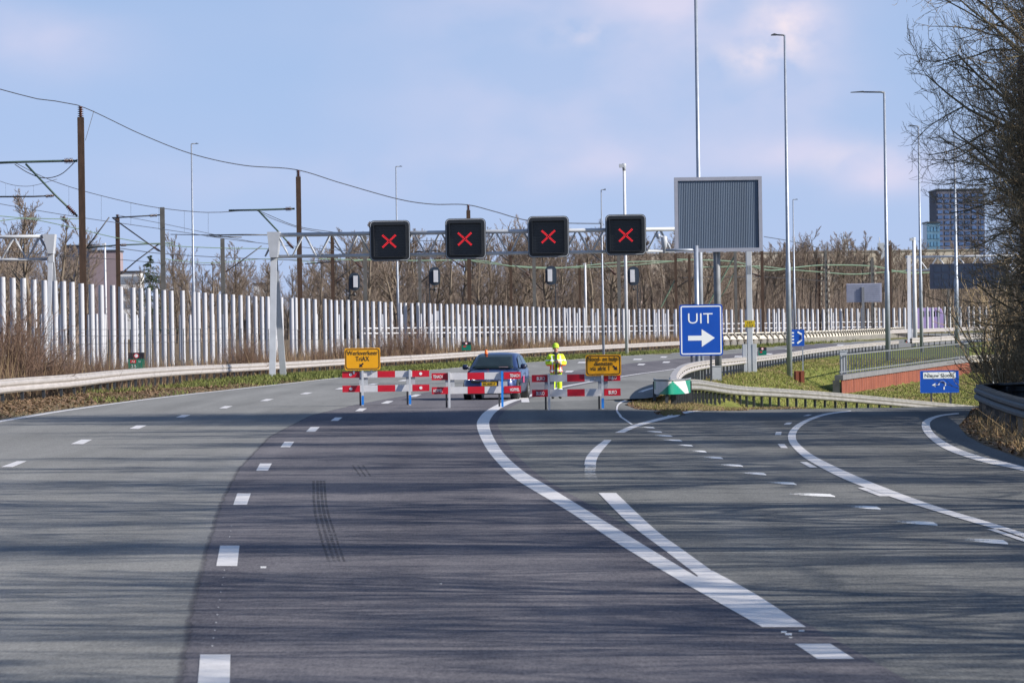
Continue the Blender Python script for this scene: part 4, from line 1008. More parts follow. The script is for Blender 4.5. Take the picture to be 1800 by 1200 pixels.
mb = MB(); extrude_path(mb, pp, 1, [(-.5, 0), (-.4, 0), (-.4, .66 * hs_[2]), (-.5, .66 * hs_[2])], [.38 * h_ for h_ in hs_]); mb.build('wall', CONC, r_)
mb = MB(); extrude_path(mb, pp, 1, [(-.55, 0), (-.45, 0), (-.45, .5), (-.55, .5)], [0 for h_ in hs_]); mb.build('shadow_gap_strip', CONC_SHADE, r_)  # dark strip painting the shadow between the parapet posts
n_ = 58
for i in range(n_):
    t = (i + .5) / n_ * (len(pp) - 1); j = min(int(t), len(pp) - 2); q = pp[j].lerp(pp[j + 1], t - j); h_ = hz(q); tg = (pp[j + 1] - pp[j]).normalized()
    mb = MB(); mb.beam(q + ZV * h_ * .62 + Vector((.0, -.1, 0)) + tg * 1.0 * .5, q + ZV * h_ * .97 + Vector((0, -.15, 0)) - tg * .9, .22, .30); mb.build('rib', CONC_SHADE if False else mat('rib_shade', (.17, .16, .15), .8), r_)
for i in range(n_):
    t = (i + .25) / n_ * (len(pp) - 1); j = min(int(t), len(pp) - 2); q = pp[j].lerp(pp[j + 1], t - j)
    mb = MB(); mb.box(q + ZV * hz(q) * .25 - YV * .1, (.5, .3, hz(q) * .52)); mb.build('post', CONC, r_)
def pxw(lst, D0=None): return [GM(x, y) for x, y in lst]
guardrail('far guardrail with grass behind, beyond the pale ribbed parapet', pxw([(1545, 596), (1590, 594), (1650, 591), (1700, 588.5), (1760, 586)]), 1, 1.3, 9, rail_h=.55)
guardrail('far right guardrail between the lamp posts and the bridge railing', [Vector((a, b, z_main(b))) for a, b in ((40, 440), (50, 490), (64, 545), (80, 600))], -1, 1.1, 6, rail_h=.5, both=True)

# ------------------------------------------------------------------ blue car behind the second barrier
CARB = bpy.data.materials.new('car_blue_paint'); CARB.use_nodes = True; p = CARB.node_tree.nodes['Principled BSDF']
p.inputs['Base Color'].default_value = (.013, .030, .115, 1); p.inputs['Metallic'].default_value = .35; p.inputs['Roughness'].default_value = .32; p.inputs['Coat Weight'].default_value = .8; p.inputs['Coat Roughness'].default_value = .08
_t = CARB.node_tree; _n = N(_t, 'ShaderNodeTexNoise'); _n.inputs['Scale'].default_value = 6; _r = N(_t, 'ShaderNodeMapRange'); _r.inputs['To Min'].default_value = .26; _r.inputs['To Max'].default_value = .42
_t.links.new(_n.outputs[0], _r.inputs[0]); _t.links.new(_r.outputs[0], p.inputs['Roughness'])
CHROME = mat('chrome_trim', (.75, .76, .78), .15, 1.0, .03, 4)
LAMPG = mat('headlight_lens', (.50, .56, .62), .08, .3, .12, 9, coat=.8)
cg = GM(869, 699.5)
car = thing('car', 'dark blue hatchback with an orange beacon parked behind the middle barrier', 'car', (at(874, 700, 139.6).x, 139.6 - .2, z_main(139.6)), math.radians(-7.5))
W2 = .85
def loft(mb, secs, mi=0, smooth=True):
    n = len(secs[0]); b = len(mb.v)
    for s_ in secs: mb.v += [tuple(q) for q in s_]
    for i in range(len(secs) - 1):
        for k in range(n - 1):
            mb.f.append((b + i * n + k, b + i * n + k + 1, b + (i + 1) * n + k + 1, b + (i + 1) * n + k)); mb.m.append(mi); mb.sm.append(smooth)
    return b
def section(y, w, zb, zs, zt, crown, tumble=.93):
    """right to left outline over the top: sill, bulge, shoulder, top, mirrored"""
    R = [(w * .86, zb), (w * .97, zb + .06), (w, lerp(zb, zs, .45)), (w * .995, lerp(zb, zs, .8)), (w * .96, zs), (w * tumble, lerp(zs, zt, .6)), (w * tumble * .82, zt), (w * .45, zt + crown * .75), (0, zt + crown)]
    return [Vector((x, y, z)) for x, z in R] + [Vector((-x, y, z)) for x, z in R[-2::-1]]
mb = MB()
secs = [section(-1.98, .50, .30, .46, .52, .01), section(-1.97, .62, .24, .50, .58, .01), section(-1.90, .74, .20, .56, .66, .02), section(-1.74, .81, .19, .62, .745, .03), section(-1.45, .84, .19, .70, .82, .04), section(-1.1, .85, .19, .80, .90, .04), section(-.80, .85, .19, .88, .955, .03), section(-.2, .855, .19, .92, .965, .0), section(.9, .86, .19, .94, .975, .0), section(1.5, .85, .20, .95, .985, .0), section(1.82, .80, .24, .90, .96, .0), section(1.97, .70, .32, .80, .86, .0), section(2.02, .5, .4, .7, .75, .0)]
b = loft(mb, secs); n_ = len(secs[0])
mb.f.append(tuple(range(b, b + n_))); mb.m.append(0); mb.sm.append(False)
mb.f.append(tuple(range(b + (len(secs) - 1) * n_, b + len(secs) * n_))[::-1]); mb.m.append(0); mb.sm.append(False)
gs = []
for y, w0, w1, z0, z1 in [(-.93, .74, .735, .93, .935), (-.60, .775, .70, .94, 1.12), (-.22, .79, .615, .95, 1.345), (.05, .79, .60, .95, 1.425), (.55, .79, .595, .95, 1.45), (1.1, .79, .59, .96, 1.435), (1.55, .78, .58, .96, 1.38), (1.80, .75, .63, .95, 1.18), (1.93, .72, .70, .93, .96)]:
    R = [(w0, z0), (lerp(w0, w1, .5) + .012, lerp(z0, z1, .5)), (w1 + .005, z1 - .025), (w1 - .05, z1), (w1 * .5, z1 + .022), (0, z1 + .03)]
    gs.append([Vector((x, y, z)) for x, z in R] + [Vector((-x, y, z)) for x, z in R[-2::-1]])
loft(mb, gs)
body = mb.build('body', CARB, car, world=False)
def cquad(name, pts, m, par, thick=.012, rnd=None):
    mb = MB(); P = [Vector(q) for q in pts]; nrm_ = (P[1] - P[0]).cross(P[2] - P[0]).normalized()
    k = len(P); mb.add(P + [q - nrm_ * thick for q in P], [tuple(range(k)), tuple(range(2 * k - 1, k - 1, -1))] + [(i, i + k, (i + 1) % k + k, (i + 1) % k) for i in range(k)])
    return mb.build(name, m, par, world=False)
def wsurf(u, v):                                   # windscreen surface: u across -1..1, v up 0..1
    y = lerp(-.93, -.10, v) - .02; w = lerp(.735, .585, v); return Vector((u * w * .97, y - .06 - .035 * (1 - u * u), lerp(.945, 1.395, v) + .03))
mb = MB(); nu, nv_ = 12, 5
mb.add([wsurf(lerp(-.93, .93, i / nu), lerp(.04, .96, j / nv_)) for j in range(nv_ + 1) for i in range(nu + 1)], [(j * (nu + 1) + i, j * (nu + 1) + i + 1, (j + 1) * (nu + 1) + i + 1, (j + 1) * (nu + 1) + i) for j in range(nv_) for i in range(nu)], 0, True)
ws = mb.build('windscreen', GLASSD, car, world=False); sd = ws.modifiers.new('solid', 'SOLIDIFY'); sd.thickness = .01
mb = MB(); mb.box((.34, -.93, 1.005), (.30, .05, .05)); mb.build('dashboard_papers', mat('papers', (.62, .40, .42), .7), ws, world=False)
for s_ in (-1, 1):
    yy = [(-.58, .972, .782), (-.10, 1.30, .66), (.48, 1.385, .628), (.48, .985, .795)]
    cquad('side_window', [Vector((s_ * (w + .008), y, z)) for y, z, w in (yy if s_ > 0 else yy[::-1])], GLASSD, car)
    yy = [(.56, .985, .795), (.56, 1.385, .628), (1.25, 1.35, .635), (1.58, 1.06, .75), (1.50, .99, .79)]
    cquad('side_window', [Vector((s_ * (w + .008), y, z)) for y, z, w in (yy if s_ > 0 else yy[::-1])], GLASSD, car)
    mb = MB(); mb.lathe([(0, -.09), (.06, -.085), (.085, -.04), (.08, .05), (.05, .09), (0, .095)], (s_ * .93, -.56, 1.03), 12, axis=(1, 0, 0)); mb.beam((s_ * .80, -.55, .97), (s_ * .9, -.55, 1.0), .06, .04)
    mb.build('wing_mirror', mat('mirror_navy', (.010, .016, .05), .3, 0, .1, 5), car, world=False)
    # headlight wraps round the corner
    pts = [(s_ * .40, -1.935, .645), (s_ * .45, -1.925, .565), (s_ * .66, -1.87, .56), (s_ * .79, -1.75, .62), (s_ * .80, -1.66, .74), (s_ * .70, -1.79, .73)]
    hl_ = cquad('headlight', pts if s_ > 0 else pts[::-1], LAMPG, car, .03)
    mb = MB()
    for dx in (.50, .66): mb.lathe([(.045, 0), (.05, .02), (.0, .021)], (s_ * dx, -1.915 if dx < .6 else -1.875, .63), 12, axis=(0, -1, 0))
    mb.build('lamp_reflector', CHROME, hl_, world=False)
    mb = MB(); mb.lathe([(.055, 0), (.06, .02), (.0, .02)], (s_ * .60, -1.955, .36), 12, axis=(0, -1, 0)); mb.build('fog_lamp', LAMPG, car, world=False)
    for yw in (-1.24, 1.23):
        wx = s_ * .77
        mb = MB(); mb.lathe([(.20, -.10), (.285, -.10), (.31, -.075), (.315, -.03), (.315, .03), (.31, .075), (.285, .10), (.20, .10), (.20, -.10)], (wx, yw, .315), 24, axis=(1, 0, 0))
        tyre_root = mb.build('wheel', RUBBER, car, world=False)
        mb = MB(); mb.lathe([(.21, .05), (.20, .085), (.19, .06)], (wx, yw, .315), 24, axis=(s_, 0, 0))
        for k in range(5):
            a = 2 * math.pi * k / 5 + .3; mb.beam((wx + s_ * .075, yw, .315), (wx + s_ * .075, yw + .19 * math.cos(a), .315 + .19 * math.sin(a)), .03, .07)
        mb.lathe([(0, .09), (.05, .09), (.05, .06)], (wx, yw, .315), 12, axis=(s_, 0, 0)); mb.build('rim', mat('alloy', (.55, .56, .58), .3, .8, .06, 6), tyre_root, world=False)
        mb = MB(); mb.prism([(.37 * math.cos(a), .37 * math.sin(a)) for a in np.linspace(0, 2 * math.pi, 25)[:-1]], (s_ * .845, yw, .32), YV, ZV, XV * (-s_ * .22)); mb.build('wheel_arch', BLACK, car, world=False)
mb = MB(); mb.prism(rrect(1.12, .085, .03), (0, -1.99, .585), XV, ZV, YV * .05); mb.prism(rrect(.95, .15, .04), (0, -1.997, .315), XV, ZV, YV * .06); mb.build('grille', BLACK, car, world=False)
mb = MB(); mb.box((0, -1.995, .615), (1.0, .02, .012)); mb.build('grille_trim', CHROME, car, world=False)
mb = MB(); mb.ring([(.062 * math.cos(a), .062 * math.sin(a)) for a in np.linspace(0, 2 * math.pi, 21)[:-1]], [(.05 * math.cos(a), .05 * math.sin(a)) for a in np.linspace(0, 2 * math.pi, 21)[:-1]], (0, -2.01, .60), XV, ZV, YV * .012)
for pl in ([(-.03, .035), (-.012, .0), (0, .03), (.012, 0), (.03, .035)], [(-.042, .01), (-.02, -.042), (0, -.005), (.02, -.042), (.042, .01)]):
    for a, c_ in zip(pl[:-1], pl[1:]): mb.beam((a[0], -2.008, .60 + a[1]), (c_[0], -2.008, .60 + c_[1]), .008, .009)
mb.build('badge', CHROME, car, world=False)
mb = MB(); mb.prism(rrect(.52, .115, .012), (0, -2.012, .505), XV, ZV, YV * .012); pl = mb.build('number_plate', mat('plate_yellow', (.75, .45, .01), .4, 0, .03, 4), car, world=False)
mb = MB(); mb.prism([(-.26, -.055), (-.215, -.055), (-.215, .055), (-.26, .055)], (0, -2.0145, .505), XV, ZV, YV * .01); mb.build('plate_band', SBLUE, pl, world=False)
text_part('TK-KFF-7', (.022, -2.0165, .505), XV, ZV, .075, SBLK, pl, width=.40, weight=.012, world=False, thick=.001)
mb = MB(); mb.box((0, -1.93, .225), (1.42, .14, .09)); mb.build('lower_lip', BLACK, car, world=False)
mb = MB(); mb.lathe([(.06, 0), (.06, .03), (.045, .035), (.045, .10), (.03, .125), (0, .13)], (-.33, -.02, 1.435), 14); mb.build('beacon', ORANGE, car, world=False)
mb = MB(); mb.tube([(-.45, -.955, .965), (-.12, -.985, .972)], .010, 5); mb.tube([(.10, -.985, .968), (.44, -.955, .965)], .010, 5); mb.build('wiper', BLACK, car, world=False)
for yy in (-.60, .52): 
    mb = MB(); mb.beam((.868, yy, .30), (.862, yy, .90), .006, .012); mb.build('door_seam', BLACK, car, world=False)
mb = MB(); mb.box((.875, .28, .80), (.02, .17, .03)); mb.build('door_handle', CARB, car, world=False)
mb = MB(); mb.box((.868, -.05, .62), (.008, .36, .20), 0); mb.build('door_sticker', mat('sticker', (.36, .04, .12), .5, 0, .3, 8), car, world=False)

# ------------------------------------------------------------------ person in high-visibility workwear
pg = GM(978, 700.5)
per = thing('person', 'person in yellow high-visibility workwear and beanie standing with hands before the chest', 'person', tuple(pg), math.radians(6))
SKIN = mat('skin', (.46, .24, .17), .6, 0, .1, 12)
def skin_mesh(name, verts, edges, material, parent, sub=2, root=0):
    me = bpy.data.meshes.new(name); me.from_pydata([v[0] for v in verts], edges, []); me.materials.append(material)
    o = bpy.data.objects.new(name, me); COL.objects.link(o); o.parent = parent
    sk = o.modifiers.new('skin', 'SKIN'); sk.use_smooth_shade = True
    for i, v in enumerate(verts):
        r = v[1] if isinstance(v[1], tuple) else (v[1], v[1]); me.skin_vertices[0].data[i].radius = r
        me.skin_vertices[0].data[i].use_root = (i == root)
    sb = o.modifiers.new('sub', 'SUBSURF'); sb.levels = sb.render_levels = sub
    return o
def chain(verts, edges, start, pts):
    prev = start
    for p_ in pts:
        verts.append(p_); edges.append((prev, len(verts) - 1)); prev = len(verts) - 1
    return prev
KH = 1.68 / 1.75
def sc(v): return [((a[0] * KH, a[1] * KH, a[2] * KH), (r if not isinstance(r, tuple) else r)) for a, r in v]
# body: pelvis root, spine, neck, head, arms bent with hands in front of the chest, legs, five fingers each hand
v, e = [((0, 0, .93), (.14, .10))], []
ch = chain(v, e, 0, [((0, 0, 1.10), (.13, .09)), ((0, .0, 1.28), (.155, .10)), ((0, .01, 1.42), (.13, .085))])
nk = chain(v, e, ch, [((0, .0, 1.50), .055), ((0, -.015, 1.56), .058)])
hd = chain(v, e, nk, [((0, -.035, 1.625), (.070, .085)), ((0, -.03, 1.70), (.075, .092)), ((0, -.01, 1.745), (.055, .07))])
HANDS = {}
for s_ in (-1, 1):
    a = chain(v, e, ch, [((s_ * .19, .01, 1.405), .062), ((s_ * .265, .03, 1.22), .050), ((s_ * .28, -.01, 1.125), .045), ((s_ * .15, -.20, 1.15), .036), ((s_ * .075, -.265, 1.185), .026)])
    pm_ = chain(v, e, a, [((s_ * .045, -.295, 1.20), (.030, .018)), ((s_ * .018, -.315, 1.215), (.032, .016))])
    for k in range(4):
        z = 1.243 - .018 * k; L = (.040, .048, .045, .034)[k]
        chain(v, e, pm_, [((s_ * -.004, -.325, z), .0095), ((s_ * -.018, -.325 - L * .5, z - .004), .0085), ((s_ * -.010, -.325 - L * .95, z - .012), .0075)])
    chain(v, e, pm_ - 1, [((s_ * .035, -.30, 1.245), .011), ((s_ * .015, -.315, 1.268), .0095)])
    chain(v, e, 0, [((s_ * .09, 0, .86), .085), ((s_ * .105, -.01, .48), .058), ((s_ * .11, .015, .10), .038), ((s_ * .115, -.02, .05), .04), ((s_ * .125, -.14, .035), .03)])
body = skin_mesh('body', sc(v), e, SKIN, per)
# jacket
JAC = bpy.data.materials.new('hivis_jacket'); JAC.use_nodes = True; t = JAC.node_tree; p = t.nodes['Principled BSDF']; p.inputs['Roughness'].default_value = .7
tcn = N(t, 'ShaderNodeTexCoord'); sp = N(t, 'ShaderNodeSeparateXYZ'); t.links.new(tcn.outputs['Object'], sp.inputs[0])
def bandm(z0, z1): return math_node(t, 'MULTIPLY', math_node(t, 'GREATER_THAN', sp.outputs[2], z0 * KH), math_node(t, 'LESS_THAN', sp.outputs[2], z1 * KH))
def colmix(a, b_, f):
    m = N(t, 'ShaderNodeMix', data_type='RGBA')
    for s_, q in (('A', a), ('B', b_)):
        if isinstance(q, tuple): m.inputs[s_].default_value = (*q, 1)
        else: t.links.new(q, m.inputs[s_])
    t.links.new(f, m.inputs['Factor']); return m.outputs['Result']
no = N(t, 'ShaderNodeTexNoise'); no.inputs['Scale'].default_value = 14; t.links.new(tcn.outputs['Object'], no.inputs[0])
c_ = colmix((.48, .68, .01), (.62, .78, .02), no.outputs[0])
c_ = colmix(c_, (.85, .10, .02), math_node(t, 'MULTIPLY', math_node(t, 'LESS_THAN', sp.outputs[2], 1.12 * KH), math_node(t, 'GREATER_THAN', math_node(t, 'ABSOLUTE', sp.outputs[0]), .07)))
axx = math_node(t, 'ABSOLUTE', sp.outputs[0])
c_ = colmix(c_, (.62, .64, .68), bandm(1.24, 1.29))
c_ = colmix(c_, (.62, .64, .68), math_node(t, 'MULTIPLY', bandm(.80, 1.42), math_node(t, 'MULTIPLY', math_node(t, 'GREATER_THAN', axx, .115), math_node(t, 'LESS_THAN', axx, .15))))
c_ = colmix(c_, (.62, .64, .68), bandm(.90, .945))
t.links.new(c_, p.inputs['Base Color']); bp = N(t, 'ShaderNodeBump'); bp.inputs['Strength'].default_value = .6; bp.inputs['Distance'].default_value = .03; t.links.new(no.outputs[0], bp.inputs['Height']); t.links.new(bp.outputs[0], p.inputs['Normal'])
v, e = [((0, 0, 1.06), (.20, .145))], []
chain(v, e, 0, [((0, 0, .93), (.215, .15)), ((0, 0, .83), (.215, .15))])
ch = chain(v, e, 0, [((0, 0, 1.22), (.205, .15)), ((0, .01, 1.38), (.18, .12)), ((0, .015, 1.46), (.10, .085)), ((0, .015, 1.50), (.085, .08))]) - 2
for s_ in (-1, 1):
    chain(v, e, ch, [((s_ * .20, .01, 1.395), .088), ((s_ * .275, .03, 1.22), .078), ((s_ * .29, -.015, 1.13), .075), ((s_ * .17, -.19, 1.145), .060), ((s_ * .10, -.25, 1.175), .050)])
jk = skin_mesh('jacket', sc(v), e, JAC, per)
mb = MB()
for (z0, z1, w0, w1, y0, y1) in [(.80, 1.0, .055, .045, -.158, -.162), (1.0, 1.2, .045, .03, -.162, -.160), (1.2, 1.36, .03, .045, -.160, -.135), (1.36, 1.44, .045, .055, -.135, -.105)]:
    mb.add([Vector((x * KH, y * KH, z * KH)) for x, y, z in ((-w0, y0, z0), (w0 * .6, y0, z0), (w1 * .6, y1, z1), (-w1, y1, z1))], [(0, 1, 2, 3)])
op = mb.build('open_front', mat('dark_sweater', (.015, .016, .022), .8, 0, .2, 20), jk, world=False); sd = op.modifiers.new('solid', 'SOLIDIFY'); sd.thickness = .02; sd.offset = 1
mb = MB(); mb.lathe([(.085, 0), (.098, .03), (.10, .075), (.09, .085), (.07, .03)], (0, 0, 1.43 * KH), 16); mb.build('collar', mat('collar_navy', (.02, .03, .035), .8, 0, .15, 20), jk, world=False)
TRO = mat('hivis_trousers', (.50, .68, .012), .7, 0, .16, 9, .5, 14)
v, e = [((0, 0, .90), (.165, .12))], []
for s_ in (-1, 1):
    chain(v, e, 0, [((s_ * .095, 0, .80), .105), ((s_ * .11, -.01, .48), .088), ((s_ * .115, .012, .20), .078), ((s_ * .115, .012, .095), .074)])
tr = skin_mesh('trousers', sc(v), e, TRO, per)
for s_ in (-1, 1):
    mb = MB(); mb.tube([(s_ * .115 * KH, .012 * KH, .27), (s_ * .115 * KH, .012 * KH, .32)], .090, 14); mb.build('reflective_band', BWHITE, tr, world=False)
    v, e = [((s_ * .115, .03, .07), (.05, .055))], []; chain(v, e, 0, [((s_ * .12, -.05, .045), (.05, .042)), ((s_ * .125, -.14, .035), (.046, .032)), ((s_ * .126, -.18, .03), (.035, .025))])
    skin_mesh('shoe', sc(v), e, RUBBER, per)
BEA = mat('beanie_green', (.42, .62, .04), .85, 0, .22, 30, .5, 60)
mb = MB(); mb.lathe([(.098, 0), (.104, .015), (.104, .05), (.098, .055), (.097, .08), (.085, .12), (.055, .15), (.02, .16), (0, .16)], (0, -.018 * KH, 1.665 * KH), 18); mb.build('beanie', BEA, per, world=False)
fz = 1.635 * KH; fy = -.128 * KH
mb = MB(); mb.lathe([(0, -.028), (.013, -.018), (.016, 0), (.010, .03), (0, .04)], (0, fy - .008, fz - .005), 8); mb.build('nose', SKIN, body, world=False)
for s_ in (-1, 1):
    mb = MB(); mb.lathe([(0, -.009), (.011, 0), (0, .009)], (s_ * .031, fy + .008, fz + .028), 8, axis=(0, 1, 0)); mb.build('eye', BLACK, body, world=False)
    mb = MB(); mb.lathe([(0, -.03), (.018, -.015), (.020, .015), (0, .03)], (s_ * .079, -.02, fz + .01), 8); mb.build('ear', SKIN, body, world=False)
mb = MB(); mb.box((0, fy + .012, fz - .048), (.045, .016, .010)); mb.build('mouth', mat('lips', (.32, .12, .10), .5), body, world=False)
mb = MB(); mb.box((0, -.36 * KH, 1.205 * KH), (.075, .012, .14), 0, Matrix.Rotation(-.5, 3, 'X'))
ph = thing('phone', 'small dark phone held in the hands of the person in yellow', 'phone', tuple(pg), math.radians(6)); mb.build('phone_body', BLACK, ph, world=False)
mb = MB(); mb.box((0, -.354 * KH, 1.2085 * KH), (.066, .004, .125), 0, Matrix.Rotation(-.5, 3, 'X')); mb.build('phone_screen', GLASSD, ph, world=False)

# ------------------------------------------------------------------ white poles: front row and shorter back row
ROW = [(-60, 228), (10, 262), (400, 352), (800, 505), (1150, 690), (1600, 940), (1760, 1010)]
TOPS = [(-60, 479), (8, 487), (35, 489), (100, 493), (150, 498), (200, 502), (250, 506), (330, 512), (400, 517.5), (470, 521), (560, 525.5), (640, 529), (700, 531.5), (800, 534.5), (900, 538), (1000, 541), (1100, 543), (1190, 544), (1300, 543.5), (1400, 543), (1500, 542), (1600, 540.5), (1760, 538)]
SPC = [(-60, 18), (20, 18.5), (100, 16.5), (200, 14.5), (400, 12.2), (600, 10.8), (800, 9.6), (1100, 8.9), (1300, 8.9), (1500, 9.0), (1640, 9.5), (1760, 10)]
WID = [(-60, 10.5), (10, 10), (200, 8.6), (400, 7.2), (800, 5.3), (1150, 4.5), (1300, 4.4), (1600, 4.2), (1760, 4)]
def pole_mesh(name, r, h):
    mb = MB(); mb.lathe([(r, 0), (r, h - r * .06), (r * .93, h), (0, h)], (0, 0, 0), 16); o = mb.build(name, POLEW, None); return o
x = -30.0; proto = None; cnt = 0; pr = random.Random(3)
while x < 1745:
    D = interp(ROW, x) * (1 + pr.uniform(-.006, .006)); tp = at(x, interp(TOPS, x) + pr.uniform(-.8, .8), D); gz = z_main(D) - .7
    r = interp(WID, x) / F_PX * D / 2 * pr.uniform(.95, 1.05)
    if proto is None:
        proto = pole_mesh('white_pole', 1.0, 1.0); o = proto
    else:
        o = proto.copy(); COL.objects.link(o)
    X = at(x, 620, D).x; r *= 1.06
    o.location = (X, D, gz); o.scale = (r, r, tp.z - gz)
    tag(o, 'tall white round pole in the long row of poles behind the left guardrail', 'pole', 'tall white poles in a row along the railway')
    cnt += 1
    s_ = interp(SPC, x) * pr.uniform(.86, 1.14)
    if pr.random() < .07: s_ *= 1.45
    if x > 150 and pr.random() < .05: s_ *= .55
    x += s_
BT = [(0, 552), (400, 552.5), (700, 553), (1000, 550), (1300, 550), (1700, 548)]
x = 4.0; protob = None
while x < 1700:
    D = interp(ROW, x) * 1.12 + 60
    if not (170 < x < 214 and False):
        tp = at(x, interp(BT, x) + pr.uniform(-1, 1), D); gz = z_main(D) - .7; r = interp(WID, x) * .60 / F_PX * D / 2
        o = protob.copy() if protob else pole_mesh('white_pole', 1.0, 1.0)
        if protob: COL.objects.link(o)
        else: protob = o
        o.location = (at(x, 620, D).x, D, gz); o.scale = (r, r, tp.z - gz)
        tag(o, 'shorter thin white pole in the second row seen between the tall poles', 'pole', 'short white poles of the second row')
    s_ = (16.5 if x < 300 else 15 if x < 700 else 17) * pr.uniform(.8, 1.2) 
    if pr.random() < .18: s_ *= 2
    x += s_

# wire fence in front of the poles
fp = [GM(x_, y_) for x_, y_ in ((-40, 693), (100, 680), (250, 668), (402, 655), (600, 642), (800, 629))]
fp = smooth_path(fp, 6.0)
fr = thing('wire_fence', 'thin wire fence standing in front of the lower part of the white poles', 'fence', tuple(fp[0]))
FT = [(-40, 574), (100, 579), (250, 579), (402, 577), (600, 581), (800, 583)]
def fz_(p_): return at(p_.x / p_.y * F_PX + CX, interp(FT, p_.x / p_.y * F_PX + CX), p_.y).z
mb = MB()
tz_ = [fz_(p_) for p_ in fp]
for k, fr_ in enumerate([1.0, .88, .74]): mb.tube([Vector((p_.x, p_.y, lerp(p_.z, z_, fr_))) for p_, z_ in zip(fp, tz_)], .012, 3, caps=False)
for k in range(16): mb.tube([Vector((p_.x, p_.y, lerp(p_.z, z_, .72 - k * .043))) for p_, z_ in zip(fp, tz_)], .007, 3, caps=False)
mb.build('wire_mesh', mat('fence_wire', (.12, .12, .12), .6, .4), fr)
for i in range(0, len(fp), 2):
    mb = MB(); mb.box((fp[i].x, fp[i].y + .05, (fp[i].z + tz_[i]) / 2), (.05, .05, tz_[i] - fp[i].z)); mb.build('post', DARK, fr)

# ------------------------------------------------------------------ railway masts, wires, signals
def insul(mb, a, b, r, n=6):
    a, b = Vector(a), Vector(b); d = b - a; L = d.length
    prof = [(r * .45, 0)]
    for k in range(n):
        z = L * (k + .5) / n; prof += [(r * .45, z - L * .30 / n), (r, z - L * .05 / n), (r, z + L * .08 / n), (r * .45, z + L * .32 / n)]
    prof.append((r * .45, L)); mb.lathe(prof, a, 10, axis=d)
def mast(label, x_top, y_top, x_mid, D, wpx, m, top_ins=0, arms=(), diag=()):
    X = at(x_mid, 560, D).x; g = z_main(D) - .3; tp = at(x_top, y_top, D)
    H = tp.z; w = wpx / F_PX * D
    root = thing('railway_mast', label, 'railway mast', (X, D, g), group='overhead line masts along the railway')
    hi = H - top_ins / F_PX * D
    mb = MB()
    mb.box((X, D - w * .42, (g + hi) / 2), (w, w * .14, hi - g)); mb.box((X, D + w * .42, (g + hi) / 2), (w, w * .14, hi - g)); mb.box((X + w * .3, D, (g + hi) / 2), (w * .14, w * .70, hi - g)); mb.box((X, D, hi + .01), (w * .9, w * .9, .05))
    mb.build('pole', m, root)
    if top_ins:
        mb = MB(); insul(mb, (X, D, hi + .05), (X, D, H), w * .50, 5); mb.build('insulator', INSUL, root)
    for (pts, rad, ins, mm) in arms:
        P = [at(a, b, D) for a, b in pts]; P = [Vector((q.x, D, q.z)) for q in P]
        mb = MB(); mb.tube(P, rad, 7); ar = mb.build('bracket_arm', mm, root)
        for (a, b) in ins:
            mb = MB(); A_, B_ = at(*a, D), at(*b, D); insul(mb, (A_.x, D, A_.z), (B_.x, D, B_.z), rad * 2.5, 6); mb.build('insulator', INSUL, ar)
    return root
G_ = GREENI
mast('tallest brown railway mast with a green bracket arm near the left edge', 140.5, 187, 147, 305, 11, RUSTB, 20, [([(-20, 287), (30, 285), (112, 283), (136, 283)], .085, [((113, 283), (128, 282.5))], G_), ([(45, 288), (97, 343), (136, 380)], .075, [((118, 362), (132, 377))], G_), ([(-20, 346), (60, 345.5), (95, 344)], .055, [((80, 345), (94, 344))], WIREM)])
mast('brown railway mast with a green bracket arm left of the lane signals', 522, 299, 528, 430, 8.5, RUSTB, 12, [([(402, 370), (455, 369), (500, 367.5), (518, 367)], .095, [((502, 367.5), (512, 367))], G_), ([(455, 371), (493, 411), (516, 437)], .085, [((505, 425), (514, 435))], G_), ([(368, 413), (470, 413)], .06, [], WIREM)])
mast('brown railway mast topping out above the second lane signal', 820.5, 360, 826, 565, 7, RUSTB, 10, [([(730, 443), (770, 440), (816, 470)], .09, [((806, 463), (814, 469))], WIREM)])
mast('thinner brown railway mast in front of the purple-grey building', 206, 377, 209, 470, 7.2, RUSTB, 5, [([(152, 436), (205, 431), (305, 427)], .08, [((212, 431), (222, 430.5))], G_), ([(152, 436), (192, 382)], .07, [], WIREM)])
mast('grey railway mast beside the dark conifer', 284, 365, 288, 450, 8, mat('grey_mast', (.10, .098, .095), .7, .1, .2, 2), 0, [([(197, 383), (240, 380.5), (281, 378)], .07, [((263, 379.3), (276, 378.5))], WIREM), ([(199, 384), (255, 424), (285, 444)], .07, [((270, 434), (280, 441))], WIREM), ([(212, 482), (240, 458), (279, 429)], .065, [((214, 481), (223, 473))], WIREM)])
mast('grey railway mast right of the second lamp post from the left', 391, 420, 393, 560, 7, MATS['grey_mast'], 0, [([(363, 415), (425, 417)], .07, [], WIREM), ([(397, 478), (420, 462), (460, 432)], .07, [((398, 477), (406, 472))], WIREM)])
mast('brown railway mast behind the left end of the gantry truss', 584, 408, 586, 600, 6, RUSTB, 5, [([(536, 464), (586, 460), (610, 458)], .07, [], WIREM), ([(578, 425), (610, 450), (640, 473)], .07, [((625, 461), (636, 470))], WIREM), ([(588, 495), (625, 466)], .06, [((590, 494), (598, 488))], WIREM)])
mast('grey railway mast half behind the first lane signal', 640, 415, 643, 500, 6.5, MATS['grey_mast'])
mast('slim grey railway mast between the first two lane signals', 736, 449, 739, 640, 5.5, MATS['grey_mast'], 0, [([(739, 497), (770, 470), (790, 455)], .08, [], WIREM)])
mast('slim brown railway mast between the second and third lane signals', 896, 428, 899, 700, 5, RUSTB, 4, [([(868, 440), (900, 463), (930, 483)], .08, [((924, 479), (930, 484))], WIREM)])
mast('grey railway mast under the third lane signal', 936, 440, 940, 640, 6, MATS['grey_mast'])
